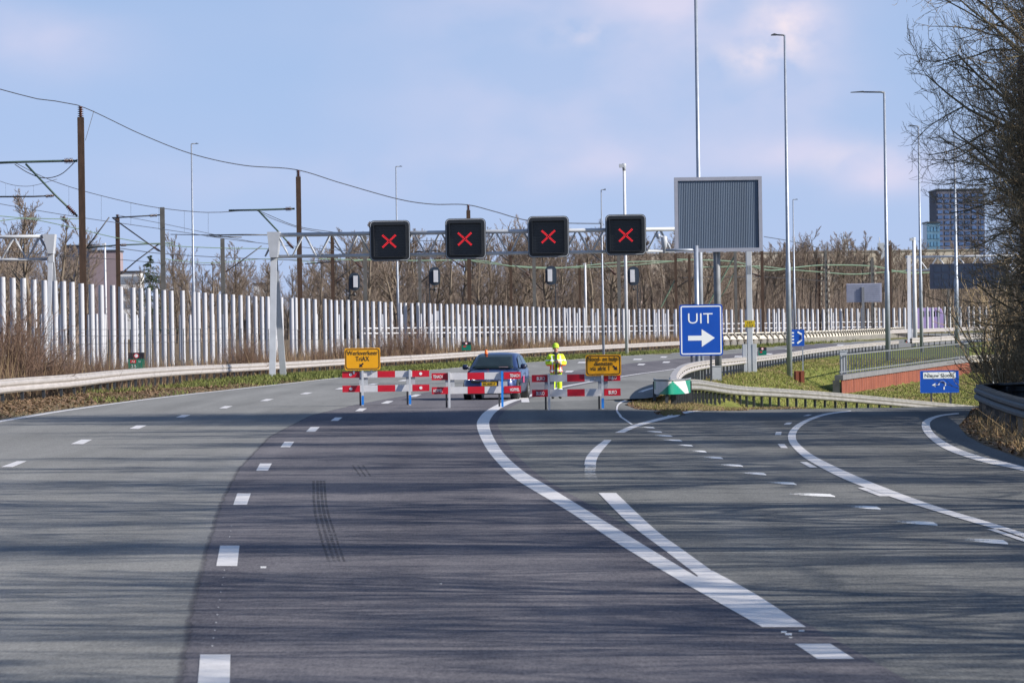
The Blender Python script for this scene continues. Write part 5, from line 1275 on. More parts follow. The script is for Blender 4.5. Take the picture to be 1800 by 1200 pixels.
mast('short brown railway mast left of the slim white camera mast', 1018, 455, 1020, 760, 4.5, RUSTB)
mast('grey railway mast under the fourth lane signal', 1086, 440, 1089, 660, 6, MATS['grey_mast'], 0, [([(1035, 442), (1060, 462), (1083, 483)], .09, [((1074, 475), (1082, 483))], WIREM)])
mast('brown railway mast left of the posts under the grey board', 1187, 446, 1189, 780, 4.5, RUSTB, 0, [([(1190, 505), (1230, 480)], .09, [], WIREM)])
mast('brown railway mast touching the posts under the grey board', 1209, 448, 1213, 720, 4.5, RUSTB)
mast('grey railway mast between the board post and the white gantry column', 1290, 440, 1294, 640, 5, MATS['grey_mast'], 0, [([(1255, 540), (1278, 505), (1290, 480)], .07, [], WIREG)])
mast('brown railway mast right of the white gantry column', 1338, 440, 1341, 600, 5.2, RUSTB, 0, [([(1318, 480), (1338, 486)], .08, [((1326, 482), (1334, 485))], WIREM)])
def tension_mast(label, x, y, D, wpx, m):
    X = at(x, 560, D).x; g = z_main(D); H = at(x, y, D).z; w = wpx / F_PX * D
    root = thing('railway_mast', label, 'railway mast', (X, D, g), group='overhead line masts along the railway')
    mb = MB(); mb.box((X, D, (g + H) / 2), (w, w, H - g)); mb.build('pole', m, root)
    for s_ in (0, 1):
        mb = MB(); n_ = 13
        for i in range(n_):
            zz_ = lerp(g + .5, H - 1.5, (i + .5) / n_); mb.box((X + w * (1.0 + .5 * s_) + (0 if i % 2 else .1), D - w * .6, zz_), (w * .45, .2, (H - g) / n_ * .48))
        if s_ == 0: mb.build('counterweight', mat('pale_weight', (.45, .40, .33), .8), root)
    mb = MB(); mb.tube([(X - w * .6, D, H - .5), (X - w * 2.4, D, g + .5)], .06, 5); mb.build('stay', WIREM, root)
tension_mast('railway mast with pale stacked counterweights right of the hall roof mast', 1440.5, 453, 860, 4.0, RUSTB)
tension_mast('grey railway tension mast standing close to its brown twin', 1453, 440, 850, 4.4, MATS['grey_mast'])
tension_mast('grey railway mast with striped counterweights in front of the sign back', 1534.5, 453, 830, 5.2, MATS['grey_mast'])
mast('brown railway mast right behind the long arm lamp post', 1562, 431, 1566, 800, 4.6, RUSTB)
tension_mast('railway mast with striped counterweights below the dark display', 1668, 508, 900, 3.6, MATS['grey_mast'])

def wire(label, pts, rad=.02, m=WIREM, D_at=None, drop=None, n_seg=10, sag=None):
    P = [at(x_, y_, d_) for x_, y_, d_ in pts]
    if len(P) == 2 and sag: pass
    a = np.array([q[:] for q in P]); d = np.concatenate([[0], np.cumsum(np.linalg.norm(np.diff(a, axis=0), axis=1))])
    Q = [Vector(q) for q in resamp3(a, d, max(14, len(P) * 7))]
    mb = MB(); mb.tube(Q, [rad * 1.45 * max(1, q.y / 300) for q in Q], 4, caps=False)
    if drop:
        for (x_, y0, y1, d_) in drop: mb.tube([at(x_, y0, d_), at(x_, y1, d_)], rad * .55 * max(1, d_ / 300), 3, caps=False)
    tag(mb.build('overhead_wire', m), label, 'overhead wire', 'overhead railway wires')
wire('feeder wire hanging over the tops of the tall brown masts', [(-60, 141, 280), (0, 157, 288), (70, 175, 297), (140.5, 186.5, 305), (250, 237, 345), (340, 271.5, 378), (430, 291, 405), (521, 298.5, 430), (600, 322, 470), (700, 350, 515), (760, 359, 540), (820.5, 360, 565), (870, 372, 600), (925, 387, 640), (990, 392, 690), (1060, 393, 740)], .022)
wire('upper catenary wire sagging from the green arm of the tallest mast', [(28, 287, 305), (90, 317, 330), (170, 342, 370), (270, 364, 420), (365, 373.5, 460), (430, 370, 470), (455, 371, 475), (520, 397, 520), (585, 408, 560), (690, 421, 620), (800, 424, 680)], .016, drop=[(121, 328, 379, 345), (178, 344, 387, 372), (230, 356, 396, 400), (279, 366, 403, 425), (324, 371, 409, 445), (366, 373.5, 416, 460)])
wire('contact wire below the upper catenary left of the grey mast', [(-10, 356, 305), (20, 362, 315), (140, 382, 350), (280, 402, 425), (430, 424, 500), (560, 437, 560), (700, 448, 620), (850, 456, 690)], .014)
wire('short far catenary curve at the left edge of the picture', [(-20, 310, 420), (10, 322, 430), (35, 327, 440), (60, 326, 448), (100, 315, 460)], .012, drop=[(10, 322, 345, 430), (27, 327, 345, 436), (59, 326, 344, 448)])
wire('pale green wire crossing behind the tallest mast towards the conifer', [(-10, 390, 450), (40, 384, 460), (110, 385, 480), (150, 384, 495)], .02, WIREG)
wire('pale green wire sloping down past the thinner brown mast', [(-10, 379, 400), (60, 386, 410), (140, 403, 440), (210, 419, 470), (290, 431, 500), (390, 436, 560), (470, 437, 600)], .02, WIREG)
wire('dark wire running level beneath the small bracket arms', [(150, 428, 480), (230, 439, 510), (300, 447, 540), (450, 455, 600), (600, 459, 680)], .016)
wire('lower dark wire in front of the purple-grey building', [(-10, 440, 520), (120, 450, 540), (220, 457, 560), (300, 463, 600), (450, 468, 680)], .014)
wire('light wire from the grey mast across to the brown signal-side mast', [(205, 378, 470), (290, 394, 500), (380, 413, 560), (450, 426, 600)], .012)
wire('pale green wire passing under the lane signals', [(560, 455, 640), (700, 458, 660), (840, 458, 680), (900, 468, 700), (980, 471, 720), (1090, 461, 760), (1180, 459, 800)], .024, WIREG)
wire('second pale green wire dipping behind the third lane signal', [(620, 459, 640), (760, 447, 680), (850, 462, 700), (960, 470, 740), (1080, 468, 780), (1200, 458, 820)], .02, WIREG)
wire('pale green wire across the woods right of the grey board', [(1190, 456, 760), (1290, 460, 790), (1350, 475, 820), (1400, 470, 840), (1450, 466, 860), (1535, 468, 890), (1600, 480, 920), (1700, 474, 960)], .030, WIREG)
wire('lower pale green wire across the woods right of the grey board', [(1230, 470, 780), (1330, 468, 800), (1380, 473, 830), (1440, 478, 850), (1500, 482, 880), (1560, 478, 900), (1680, 470, 940)], .026, WIREG)
wire('dark wire falling from the board towards the tension masts', [(1343, 416, 800), (1390, 424, 830), (1440, 436, 860)], .016)
wire('thin dark wire level with the sign back in the woods', [(1200, 488, 800), (1340, 487, 830), (1450, 494, 860)], .014)
wire('steel stay wire slanting down beside the grey mast under the board', [(1240, 545, 640), (1290, 452, 640)], .03, WIREG)
wire('steel stay wire slanting down left of the board post', [(1162, 540, 780), (1190, 485, 780)], .03, WIREG)

wire('slack jumper cable drooping under the green arm of the tallest mast', [(26, 289, 305), (50, 304, 305), (78, 313, 305), (108, 306, 305), (136, 280, 305)], .02)
wire('short stay wire slanting from the feeder wire to the tallest mast', [(165, 195, 306), (150, 247, 305)], .016)
wire('thin wire from the green arm of the second tall mast down to the truss', [(456, 372, 430), (480, 385, 470), (530, 402, 520), (575, 410, 560)], .014)
wire('dark level wire meeting the small arm left of the gantry head', [(300, 412, 520), (365, 413, 500), (430, 412, 470), (472, 413, 440)], .018)
wire('pale wire dipping between the grey masts left of the gantry', [(290, 455, 600), (370, 462, 640), (470, 455, 680), (560, 462, 720)], .016, WIREG)
for lab_, xs_, ys_ in [('pale double rail fence along the track behind the middle white poles', (640, 760, 900, 1040, 1190), (577, 576, 575, 574, 572)), ('pale double rail fence along the track behind the far white poles', (1262, 1340, 1420, 1500, 1580), (569, 568, 567, 566, 565))]:
    rt = thing('rail_fence', lab_, 'fence', tuple(at(xs_[0], 600, interp(ROW, xs_[0]) * 1.05)))
    for dy_ in (0, 9):
        mb = MB(); mb.tube([at(a_, b_ + dy_, interp(ROW, a_) * 1.05 + 8) for a_, b_ in zip(xs_, ys_)], .085, 5); mb.build('rail', WHITE, rt)
    for a_ in range(xs_[0] + 5, xs_[-1], 26):
        D = interp(ROW, a_) * 1.05 + 8; q = at(a_, np.interp(a_, xs_, ys_), D); mb = MB(); mb.box((q.x, D, q.z - 1.0), (.12, .12, 2.1)); mb.build('post', WHITE, rt)
def rail_signal(label, xb, y0, y1, xpost, D, side):
    c = at(xb, (y0 + y1) / 2, D); h = (y1 - y0 + 3) / F_PX * D; w = h * .60; X = at(xpost, 540, D).x; g = z_main(D)
    root = thing('railway_signal', label, 'railway signal', (X, D, g), group='railway signals seen from behind')
    mb = MB(); mb.prism(rrect(w, h, w * .42), c, XV, ZV, YV * .06); mb.build('backboard', mat('signal_navy', (.018, .03, .05), .5, 0, .15, 3), root)
    mb = MB(); mb.box(c + XV * (-side * w * .10) - YV * .25 + ZV * h * .0, (w * .40, .40, h * .66)); mb.build('signal_box', WHITE, root, bevel=.02)
    mb = MB(); mb.box((X, D + .1, (c.z + h * .3 + g) / 2), (.16, .16, c.z + h * .3 - g))
    for i in range(int((c.z - g) / .45)): mb.box((X - .22 * side * -1, D, g + .3 + i * .45), (.36, .05, .05))
    mb.box((X - .40 * side * -1, D, (c.z + g) / 2), (.05, .05, c.z - g)); mb.build('ladder_post', DARK, root)
    mb = MB(); mb.lathe([(0, 0), (.16, .05), (.16, .3), (.05, .5)], (c.x, D, c.z - h / 2 - .75), 10); mb.tube([(X, D, c.z - h / 2 - .6), (c.x, D, c.z - h / 2 - .6)], .06, 6); mb.build('lower_lamp', BLACK, root)
rail_signal('railway signal seen from behind, left of the first lane signal', 623, 481, 509, 615, 560, -1)
rail_signal('railway signal seen from behind, between the first two lane signals', 764, 471, 500, 755.5, 620, -1)
rail_signal('railway signal seen from behind, below the third lane signal', 968.5, 469, 499, 977, 640, 1)
rail_signal('railway signal seen from behind, below the fourth lane signal', 1113.5, 470, 500, 1121, 640, 1)
for x_, y_, w_, h_, D in [(1272 / 1 * 0 + 770, 555, 6, 17, 700), (998, 550, 6, 16, 760)]:
    c = at(x_, y_, D); mb = MB(); mb.box((c.x, D, c.z), (w_ / F_PX * D, .5, h_ / F_PX * D)); mb.box((c.x, D, c.z - 2), (.2, .2, 3))
    tag(mb.build('relay_cabinet', WHITE), 'white trackside cabinet seen between the poles %s' % ('below the second lane signal' if x_ < 800 else 'below the third lane signal'), 'cabinet')

# sign back in the woods, purple van behind the far poles
D = 760
c, w, h = sign_frame(1488, 498, 1550, 531, D)
r_ = thing('road_sign', 'pale lilac back of a large road sign in front of the woods', 'road sign', (c.x, D, z_main(D)))
mb = MB(); mb.box(c, (w, .12, h)); p = mb.build('panel', mat('sign_back_lilac', (.30, .31, .40), .5, .2, .1, 1), r_)
mb = MB()
for i in range(9): mb.box(c + ZV * (h * (i - 4) / 9.5) - YV * .1, (w * .94, .08, .08))
mb.build('stiffener', GALV, p)
mb = MB(); X = at(1517, 540, D).x; mb.box((X, D - .3, (c.z + h * .3 + z_main(D)) / 2), (.45, .35, c.z + h * .3 - z_main(D))); mb.build('post', GALV_D, r_)
D = 985
x0, x1 = at(1611, 560, D).x, at(1662, 560, D).x; zt_ = at(1640, 541, D).z; g = z_main(D) - .1; Lw = x1 - x0
van = thing('van', 'lilac van with dark windows passing behind the far white poles', 'van', ((x0 + x1) / 2, D, g))
VAN = mat('van_lilac', (.36, .27, .52), .35, .1, .05, 1, coat=.5)
mb = MB(); mb.prism([(0, .45), (Lw, .45), (Lw, 2.2), (Lw - .5, zt_ - g - 1.6), (Lw - 1.0, zt_ - g - .2), (Lw - 1.5, zt_ - g), (.3, zt_ - g), (0, zt_ - g - .4)], (x0, D - 1.1, g), XV, ZV, YV * 2.2); mb.build('body', VAN, van, bevel=.08)
for a, b_ in ((.9, 1.7), (2.0, 2.9), (3.2, 4.1), (4.4, 5.2)):
    mb = MB(); mb.prism([(a, zt_ - g - 2.0), (b_, zt_ - g - 2.0), (b_, zt_ - g - .7), (a, zt_ - g - .7)], (x0, D - 1.12, g), XV, ZV, YV * .05); mb.build('window', GLASSD, van)
for wx in (1.2, Lw - 1.3):
    mb = MB(); mb.lathe([(0, -.15), (.45, -.15), (.5, 0), (.45, .15), (0, .15)], (x0 + wx, D - 1.0, g + .5), 16, axis=(0, 1, 0)); mb.build('wheel', RUBBER, van)

# ------------------------------------------------------------------ buildings beyond the woods
def building(label, x0, x1, y0, D, depth, m, wins=None, wm=None, roof=None):
    A_, B_ = at(x0, y0, D), at(x1, y0, D); g = -1.5
    root = thing('building', label, 'building', ((A_.x + B_.x) / 2, D, g)); H = at((x0 + x1) / 2, y0, D).z
    mb = MB(); mb.box(((A_.x + B_.x) / 2, D + depth / 2, (g + H) / 2), (B_.x - A_.x, depth, H - g)); mb.build('wall', m, root)
    mb = MB(); mb.box(((A_.x + B_.x) / 2, D + depth / 2, H + .25), (B_.x - A_.x + .6, depth + .6, .5)); mb.build('roof', roof or DARK, root)
    if wins:
        nx_, nz_, fz0, fz1 = wins
        for j in range(nz_):
            for i in range(nx_):
                mb = MB(); cx_ = lerp(A_.x, B_.x, (i + .5) / nx_); cz_ = lerp(g + (H - g) * fz0, g + (H - g) * fz1, (j + .5) / nz_)
                mb.box((cx_, D - .05, cz_), ((B_.x - A_.x) / nx_ * .7, .2, (H - g) * (fz1 - fz0) / nz_ * .6)); mb.build('window', wm or GLASSD, root)
    return root
building('plain purple-grey building behind the thinner brown mast', 157, 206, 442, 1350, 20, mat('lilac_brick', (.24, .19, .21), .9, 0, .08, .3))
building('dark blue-roofed building low behind the tallest mast', 112, 160, 433, 1380, 20, mat('navy_cladding', (.05, .065, .11), .7, 0, .2, .2))
building('white building with window rows left of the conifer', 211, 246, 479, 1300, 14, mat('white_render', (.55, .55, .56), .8, 0, .06, .3), (9, 3, .45, .98), mat('pale_window', (.22, .25, .30), .4))
building('long beige hall roofline above the woods right of the grey board', 1105, 1720, 444, 1550, 40, mat('beige_cladding', (.47, .41, .34), .85, 0, .12, .08), None, None, mat('hall_roof', (.28, .25, .22), .8))
building('small white building glimpsed left of the gantry leg', 446, 474, 500, 1300, 14, MATS['white_render'])
building('dark office tower with blue windows behind the bare tree', 1646, 1730, 334, 1700, 30, mat('hazed_tower_brick', (.105, .105, .145), .8, 0, .15, .15), (7, 16, .35, .98), mat('hazed_tower_window', (.07, .12, .26), .2, 0, .4, .3))  # distance haze is mixed into the wall and window colours
building('teal glass block left of the dark office tower', 1629, 1652, 392, 1660, 16, mat('teal_glass', (.12, .22, .32), .25, 0, .2, .2), (4, 8, .4, .98), mat('teal_window', (.10, .22, .36), .1, 0, .2, .5))
for k, (x_, y_) in enumerate([(1549, 432), (1486, 425)]):
    c = at(x_, y_, 1545); mb = MB(); mb.box((c.x, 1546, c.z - 2), (2.2, 2, 6)); mb.tube([(c.x - .5, 1546, c.z), (c.x - .5, 1546, c.z + 3)], .15, 5)
    tag(mb.build('roof_unit', GREYW), 'small %s roof unit on top of the long beige hall' % ('grey box' if k == 0 else 'pale antenna'), 'roof unit')

# ------------------------------------------------------------------ trees
def unit(a): return a / np.maximum(np.linalg.norm(a, axis=-1, keepdims=True), 1e-9)
def grow(r, P, Dn, L, R, segs, jit, trop, tip=.35):
    n = len(P); pts = np.zeros((n, segs + 1, 3)); pts[:, 0] = P; d = unit(Dn.copy()); tp = np.asarray(trop)
    tv = np.zeros((n, 3)); tv[:, 2] = 1
    for s in range(segs):
        d = unit(d + r.normal(0, jit, (n, 3)) + tv * (tp if tp.ndim == 0 else tp[:, None]))
        pts[:, s + 1] = pts[:, s] + d * (L / segs)[:, None]
    rad = R[:, None] * np.linspace(1, tip, segs + 1)[None, :]
    return pts, rad
def spawn(r, pts, rad, k, t0, t1, ang, lenf, L, radf, droop=0.0, even=True):
    n, S, _ = pts.shape; S -= 1
    t = (np.linspace(t0, t1, k)[None, :] + r.uniform(-.5, .5, (n, k)) * (t1 - t0) / max(k, 1)) if even else r.uniform(t0, t1, (n, k))
    t = np.clip(t, .02, .999); f = t * S; i = np.minimum(f.astype(int), S - 1); u = f - i; ar = np.arange(n)[:, None]
    P = pts[ar, i] * (1 - u[..., None]) + pts[ar, i + 1] * u[..., None]
    tg = unit(pts[ar, i + 1] - pts[ar, i]); rr = (rad[ar, i] * (1 - u) + rad[ar, i + 1] * u)
    rnd = unit(r.normal(size=(n, k, 3))); side = unit(np.cross(tg, rnd))
    a = np.radians(r.normal(ang, 9, (n, k)))[..., None]
    d = tg * np.cos(a) + side * np.sin(a); d[..., 2] -= droop
    ll = (L[:, None] * lenf * (1.15 - .65 * t) * r.uniform(.7, 1.25, (n, k)))
    return P.reshape(-1, 3), unit(d).reshape(-1, 3), ll.reshape(-1), np.minimum(rr * radf, rr * .95).reshape(-1)
def tubes(pts, rad, k):
    n, S, _ = pts.shape; tg = np.zeros_like(pts); tg[:, 1:-1] = pts[:, 2:] - pts[:, :-2]; tg[:, 0] = pts[:, 1] - pts[:, 0]; tg[:, -1] = pts[:, -1] - pts[:, -2]; tg = unit(tg)
    ref = np.where(np.abs(tg[:, :1, 2:3]) > .9, np.array([[[1., 0, 0]]]), np.array([[[0, 0, 1.]]]))
    u = unit(np.cross(tg, np.broadcast_to(ref, tg.shape))); w = np.cross(tg, u)
    a = np.linspace(0, 2 * np.pi, k, endpoint=False)
    V = pts[:, :, None, :] + rad[:, :, None, None] * (u[:, :, None, :] * np.cos(a)[None, None, :, None] + w[:, :, None, :] * np.sin(a)[None, None, :, None])
    idx = np.arange(n * S * k).reshape(n, S, k)
    q = np.stack([idx[:, :-1, :], np.roll(idx[:, :-1, :], -1, 2), np.roll(idx[:, 1:, :], -1, 2), idx[:, 1:, :]], -1).reshape(-1, 4)
    return V.reshape(-1, 3), q
def merge(parts):
    o, Vs, Fs = 0, [], []
    for V, F_ in parts: Vs.append(V); Fs.append(F_ + o); o += len(V)
    return np.concatenate(Vs), np.concatenate(Fs)
BARK = mat('bark_grey_brown', (.075, .060, .042), .9, 0, .4, 1.2, col2=(.27, .23, .135))
TWIG = mat('twig_brown', (.14, .102, .064), .9, 0, .3, .5, col2=(.47, .36, .21), island=.6)
TWIG_R = mat('twig_red_brown', (.085, .050, .036), .9, 0, .3, .5, col2=(.185, .115, .080), island=.6)
TWIG_HAZE = mat('hazed_wood_twigs', (.140, .107, .089), .95, 0, .3, .1, col2=(.265, .208, .172), island=.5)  # paler and greyer to paint haze over the far woods
BARK_F = mat('wood_bark', (.085, .066, .05), .95, 0, .3, .5, col2=(.17, .138, .105))
def big_tree(seed, H, spread, limbs, b2, b3, b4, low=.10, twig_r=.008, a1=68, up=.045, jt=1.0):
    r = np.random.default_rng(seed)
    tp, tr = grow(r, np.zeros((1, 3)), np.array([[.03, 0, 1.]]), np.array([H]), np.array([H * .017]), 10, .05, .10, .12)
    P, d, L, R = spawn(r, tp, tr, limbs, low, .97, a1, 1, np.array([1.0]), .55)
    t = np.clip(P[:, 2] / H, 0, 1)
    L = spread * (1.05 - .75 * np.clip(t - .45, 0, 1) / .55 - .35 * np.clip(.3 - t, 0, 1) / .3) * r.uniform(.75, 1.15, len(P))
    l1, r1 = grow(r, P, d, L, np.minimum(R, .035 + L * .011), 8, .09 * jt, up, .2)
    P, d, L2, R = spawn(r, l1, r1, b2, .12, .98, a1 * .7, .48, L, .6)
    l2, r2 = grow(r, P, d, L2, np.maximum(R, twig_r * 1.6), 5, .12 * jt, up * 1.1, .35)
    P, d, L3, R = spawn(r, l2, r2, b3, .10, 1.0, a1 * .64, .50, L2, .62)
    l3, r3 = grow(r, P, d, L3, np.maximum(R, twig_r * 1.15), 4, .15 * jt, up * 1.3, .45)
    P, d, L4, R = spawn(r, l3, r3, b4, .15, 1.0, a1 * .6, .55, L3, .7)
    l4, r4 = grow(r, P, d, np.maximum(L4, .16), np.maximum(R * .8, twig_r), 2, .16, .08, .5)
    tv, tf = tubes(tp, tr, 10)
    a = merge([tubes(l1, r1, 6), tubes(l2, r2, 4)]); b = merge([tubes(l3, r3, 3), tubes(l4, r4, 3)])
    return (tv, tf), a, b
def tree_obj(name, label, cat, parts, loc, rz, sc_, group, mats_):
    root = thing(name, label, cat, loc, rz, group); root.scale = sc_
    for nm, (V, F_), m, sm in zip(('trunk', 'limbs', 'crown'), parts, mats_, (True, True, False)):
        if len(F_): np_mesh(nm, V, F_, m, root, sm)
    return root
def place(proto, label, loc, rz, sc_, group):
    c = copy_tree(proto); c.location = loc; c.rotation_euler = (0, 0, rz); c.scale = sc_; c['label'] = label; c['group'] = group; return c
NEAR = [big_tree(11, 17.5, 8.2, 40, 10, 8, 6, .06, .0085), big_tree(23, 16.5, 7.6, 38, 10, 8, 6, .08, .0085)]
SHADE = big_tree(31, 17, 8.0, 46, 7, 4, 3, .10, .017, 60)
G_R = 'bare trees along the right verge'
def near_tree(src, lab, X, Y, rz, sxy, sz_):
    p_ = (X, Y, terrain(X, Y) - .1)
    if src is None: return
    return place(src, lab, p_, rz, (sxy, sxy, sz_), G_R)
tA = tree_obj('bare_tree', 'big bare tree at the right edge whose twigs reach farthest over the slip road', 'tree', NEAR[0], (15.0, 109, terrain(15.0, 109)), .4, (.62, .62, .86), G_R, (BARK, BARK, TWIG))
tB = tree_obj('bare_tree', 'bare tree behind the big one, its twigs overlapping the dark display', 'tree', NEAR[1], (16.0, 107.5, terrain(16.0, 107.5)), 2.0, (.72, .72, .90), G_R, (BARK, BARK, TWIG))
near_tree(tA, 'bare tree in front of the blue-grey post at the right edge', 15.4, 103, 2.7, .60, .82)
near_tree(tB, 'bare tree deepest in the right hand thicket by the bridge opening', 17.2, 110, 4.1, .72, .86)
near_tree(tA, 'bare tree filling the upper right corner of the picture', 15.8, 110.5, 5.0, .66, 1.02)
near_tree(tB, 'low bare tree spreading over the thicket behind the dark guardrail', 14.4, 109, 1.1, .50, .46)
near_tree(tB, 'bare tree second from the blue-grey post in the right hand thicket', 16.4, 105.5, 3.3, .70, .92)
near_tree(tA, 'bare tree behind the thicket shrubs at the right edge', 16.8, 108.5, .9, .72, .80)
for X_, Y_, a_, s_, h_, lb in [(14.9, 110, .3, .36, .44, 'small bare tree at the thicket edge nearest the rounded guardrail end'), (14.7, 105.5, 2.2, .52, .56, 'medium bare tree low behind the dark guardrail'), (15.0, 111, 4.0, .46, .62, 'medium bare tree reaching over the bridge opening'), (15.7, 111, 5.3, .58, .70, 'medium bare tree in the middle of the right hand thicket'), (14.1, 106.5, 1.4, .32, .34, 'lowest bare tree beside the dark guardrail')]:
    near_tree((tA, tB)[int(a_ * 10) % 2], lb, X_, Y_, a_, s_, h_)
pr = random.Random(21)
tS = tree_obj('bare_tree', 'bare verge tree beside the slip road, outside the picture, throwing branch shadows', 'tree', SHADE, (17.0, 4, .3), 0, (.8, .8, .95), G_R + ' that shade the road', (BARK, BARK, TWIG))
sy = 9.0; k = 0
while sy < 112:
    src = tS if k % 3 < 2 else tB; X = (15.6 if sy < 76 else 19.0) + pr.uniform(-.6, 2.2)
    s_ = pr.uniform(.74, .96)
    place(src, 'bare verge tree beside the slip road, outside the picture, throwing branch shadows', (X, sy, .3), pr.uniform(0, 6.28), (s_ * .8, s_ * .8, s_), G_R + ' that shade the road')
    sy += pr.uniform(4.7, 8.2); k += 1

# background woods
WP = []
for i, (H, sp, li) in enumerate([(15, 4.2, 20), (17, 3.4, 22), (13, 5.0, 20), (16, 2.6, 24), (14, 4.4, 18)]):
    WP.append(big_tree(100 + i, H, sp, li, 6, 5, 3, .14, .017, 46, .10, .7))
WT = []
pr = random.Random(5)
GW = 'bare trees of the woods beyond the railway'
LW_ = 'bare brown tree in the dense woods behind the railway and white poles'
TOPW = [(-40, 400), (140, 455), (215, 500), (290, 470), (360, 462), (450, 466), (530, 462), (570, 450), (600, 436), (645, 412), (720, 414), (800, 410), (900, 414), (1000, 418), (1100, 420), (1180, 430), (1300, 436), (1390, 432), (1440, 424), (1520, 426), (1600, 436), (1700, 440), (1800, 440)]
def wood_tree(x_, y_top, D, label, group, kmat=None, spread=1.0):
    b_ = at(x_, y_top, D); g = z_main(D) - .3; h_ = b_.z - g; i = pr.randrange(5)
    H0 = [15, 17, 13, 16, 14][i] * 1.04; s_ = h_ / H0
    if len([w for w in WT if w[0] == i]) == 0:
        o = tree_obj('bare_tree', label, 'tree', WP[i], (b_.x, D, g), pr.uniform(0, 6.28), (s_ * spread, s_ * spread, s_), group, (BARK_F, BARK_F, TWIG_HAZE)); WT.append((i, o))
    else:
        o = place([w for w in WT if w[0] == i][0][1], label, (b_.x, D, g), pr.uniform(0, 6.28), (s_ * spread, s_ * spread, s_), group)
    return o
n_ = 0
for row, (D0, D1, dy, stepx) in enumerate([(1010, 1080, 0, 17), (1100, 1180, 8, 20), (1220, 1320, 14, 24)]):
    x_ = -50 + row * 7
    while x_ < 1830:
        if not (140 < x_ < 250 and row < 3):
            dd = pr.uniform(D0, D1) + (60 if x_ > 1250 else 0) - (120 if x_ < 400 else 0)
            hi_ = pr.random()
            wood_tree(x_, interp(TOPW, x_) + dy + (28 * hi_ - 14 if hi_ > .12 else -20), dd, LW_, GW, spread=pr.uniform(1.1, 1.5)); n_ += 1
        x_ += stepx * pr.uniform(.7, 1.35) * (1.5 if x_ < 560 else 1)
for x_, y_, D, lab in [(10, 352, 640, 'tall bare tree at the left edge behind the left gantry'), (48, 343, 620, 'tall bare tree above the truss of the left gantry'), (98, 372, 660, 'bare tree between the left gantry leg and the tallest mast'), (124, 405, 690, 'smaller bare tree right behind the tallest brown mast'), (-22, 372, 600, 'bare tree cut by the left edge of the picture'), (150, 470, 700, 'low bare tree in front of the purple-grey building'),
                     (316, 412, 980, 'reddish bare tree right of the conifer and grey mast'), (345, 440, 960, 'bare tree right beside the second lamp post from the left'), (408, 424, 930, 'round bare tree right of the slim grey mast'), (642, 384, 1000, 'tallest bare tree top showing left of the first lane signal'), (1440, 412, 1200, 'tall bare tree top in the woods near the tension masts'), (1497, 410, 1220, 'tall narrow bare tree top right of the tension masts')]:
    wood_tree(x_, y_, D, lab, GW, spread=1.25)
# brushwood below the crowns, uncountable
def blade_mesh(name, P, h, w, lean, m, kind='stuff', r=rng):
    n = len(P); a = r.uniform(0, 2 * np.pi, n); u = np.stack([np.cos(a), np.sin(a), np.zeros(n)], -1)
    ln = r.normal(0, 1, (n, 3)) * lean; ln[:, 2] = 0
    b0, b1 = P - u * w[:, None], P + u * w[:, None]; tip = P + ln * h[:, None]; tip[:, 2] += h
    V = np.stack([b0, b1, tip], 1).reshape(-1, 3); F_ = np.arange(3 * n).reshape(-1, 3)
    o = np_mesh(name, V, F_, m); o['kind'] = kind; return o
n_ = 42000
xp = rng.uniform(-60, 1860, n_); Dp = rng.uniform(1030, 1330, n_) - np.where(xp < 400, 120, 0); keep = ~((xp > 140) & (xp < 250)); xp, Dp = xp[keep], Dp[keep]
Pb = np.stack([(xp - CX) / F_PX * Dp, Dp, np.full(len(xp), -1.4)], -1)
top = np.interp(xp, [t_[0] for t_ in TOPW], [t_[1] for t_ in TOPW]); hmax = (CY - .0148 * (xp - CX) - top) / F_PX * Dp
hb = hmax * rng.beta(2.0, 1.6, len(xp)) * .92 + 1.0
blade_mesh('brushwood', Pb, hb, rng.uniform(.03, .075, len(xp)), .09, TWIG_HAZE)

# conifer
def conifer(px, y_top, y_bot, D):
    tp = at(px, y_top, D); g = z_main(D) - .3; H = tp.z - g; r = np.random.default_rng(4)
    root = thing('conifer', 'dark green conifer standing left of the grey railway mast', 'tree', (tp.x, D, g))
    mb = MB(); mb.tube([(0, 0, 0), (0, 0, H * .6), (.05, 0, H * .99)], [.22, .13, .03], 8); mb.build('trunk', BARK_F, root, world=False)
    P, h_ = [], []
    Vs = []; Fs = []; o = 0
    for k in range(150):
        t = r.beta(1.2, 1.1); z = H * (.16 + .83 * t); L = (1 - t) ** .8 * H * .30 * r.uniform(.55, 1.15) + .3; a = r.uniform(0, 6.28)
        d = np.array([np.cos(a), np.sin(a), 0.]); m_ = 26
        for q in range(m_):
            s_ = r.uniform(.1, 1); c = d * L * s_ + np.array([0, 0, z - L * .22 * s_ + .25 * L * max(0, s_ - .7)]); sd = np.array([-d[1], d[0], 0]) * r.normal(0, .16 * L * (1.1 - s_)) ; c = c + sd
            v1 = unit(r.normal(size=3) + d * .8) * r.uniform(.16, .36); v2 = np.cross(unit(v1), unit(r.normal(size=3))) * .09; v1[2] -= .10
            Vs += [c - v2, c + v2, c + v1]; Fs.append((o, o + 1, o + 2)); o += 3
    np_mesh('crown', Vs, Fs, mat('conifer_needles', (.018, .035, .016), .9, 0, .4, 1, col2=(.05, .075, .03), island=.7), root)
conifer(263, 446, 520, 700)

